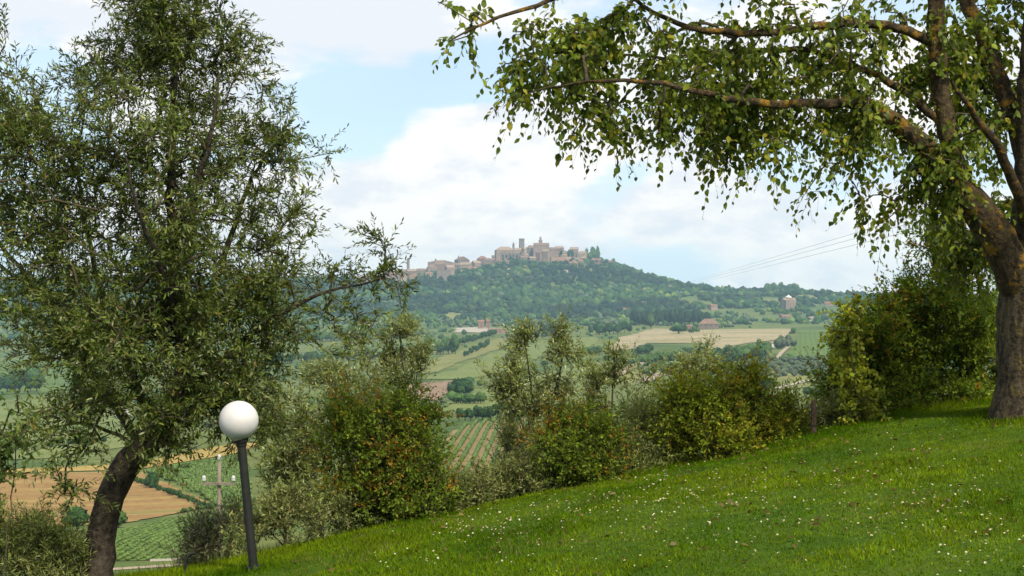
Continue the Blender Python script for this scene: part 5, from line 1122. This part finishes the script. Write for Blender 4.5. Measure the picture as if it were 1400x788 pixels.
def daisies():
    rng = np.random.default_rng(88); m = MB(); R = .0054
    for k in range(10):
        t = 2 * math.pi * k / 10; c, s = math.cos(t), math.sin(t); q = .27 * R
        m.add([(c * .25 * R - s * q * .5, s * .25 * R + c * q * .5, .0), (c * .25 * R + s * q * .5, s * .25 * R - c * q * .5, .0), (c * R + s * q, s * R - c * q, .0022), (c * R - s * q, s * R + c * q, .0022)], [(0, 1, 2, 3)], 0)
    m.lathe([(R * .42, .0005), (R * .34, .003), (R * .1, .0042)], 6, m=1); m.tube((0, 0, -.045), (0, 0, .0004), .0012, 3, m=2)
    me = m.mesh('daisy', [MAT['petal'], MAT['disc'], MAT['stem']])
    pts = []
    for (px, py, rx, ry, n) in [(650, 728, 75, 18, 75), (740, 705, 90, 25, 70), (850, 690, 120, 30, 80), (960, 680, 140, 40, 80), (1100, 655, 160, 40, 70), (1290, 680, 130, 60, 90), (1050, 720, 250, 50, 110), (560, 770, 60, 12, 16), (900, 655, 90, 14, 22), (1340, 750, 90, 40, 40), (1200, 600, 150, 22, 30), (740, 760, 200, 25, 25)]:
        pts.append(np.stack([rng.normal(px, rx * .55, int(n * 1.4)), rng.normal(py, ry * .55, int(n * 1.4))], 1))
    pts = np.concatenate(pts); W = np.array([lawn_hit(*p) for p in pts]); ok = (W[:, 1] > 5) & (W[:, 1] < edge_y(W[:, 0]) - .15) & (np.abs(W[:, 0] / W[:, 1]) < .4); W = W[ok]
    W = W[np.argsort(W[:, 1])]; z = lawn_z(W[:, 0], W[:, 1]); inst = []
    for i, (x, y) in enumerate(W):
        loc = Vector((x, y, z[i] + rng.uniform(.022, .034))); sc = rng.uniform(.75, 1.35); rot = (rng.normal(.25, .35), rng.normal(0, .35), rng.uniform(0, 6.28))
        if i < 300:
            o = link('daisy', me); o.location = loc; o.scale = (sc,) * 3; o.rotation_euler = rot
            tag(o, 'small white daisy open in the lawn grass', 'daisy', 'daisies in the lawn')
        else: inst.append(Matrix.LocRotScale(loc, __import__('mathutils').Euler(rot), (sc,) * 3))
    if inst:
        v0 = [Vector(v) for v in m.v]; b = MB()
        for M_ in inst:
            o0 = len(b.v); b.v += [tuple(M_ @ v) for v in v0]; b.f += [tuple(o0 + i for i in f) for f in m.f]; b.m += m.m
        tag(b.build('daisy_drift', [MAT['petal'], MAT['disc'], MAT['stem']]), 'drift of tiny white daisies further up the lawn', 'daisies', kind='stuff')
daisies()

# ------------------------------------------------------------------ the air
def haze():
    m = bpy.data.materials.new('haze'); m.use_nodes = True; nt = m.node_tree; nt.nodes.clear()
    out = nt.nodes.new('ShaderNodeOutputMaterial'); pv = nt.nodes.new('ShaderNodeVolumePrincipled')
    pv.inputs['Color'].default_value = (.48, .74, 1.0, 1); pv.inputs['Density'].default_value = HAZE; pv.inputs['Anisotropy'].default_value = .2
    nt.links.new(pv.outputs[0], out.inputs['Volume'])
    b = MB(); b.box(-6100, 6100, -40, 6700, float(ZG.min()) - 2, 215)
    tag(b.build('haze', m), 'pale blue summer haze filling the valley air', 'haze', kind='stuff')
HAZE = 0.9e-4
haze()
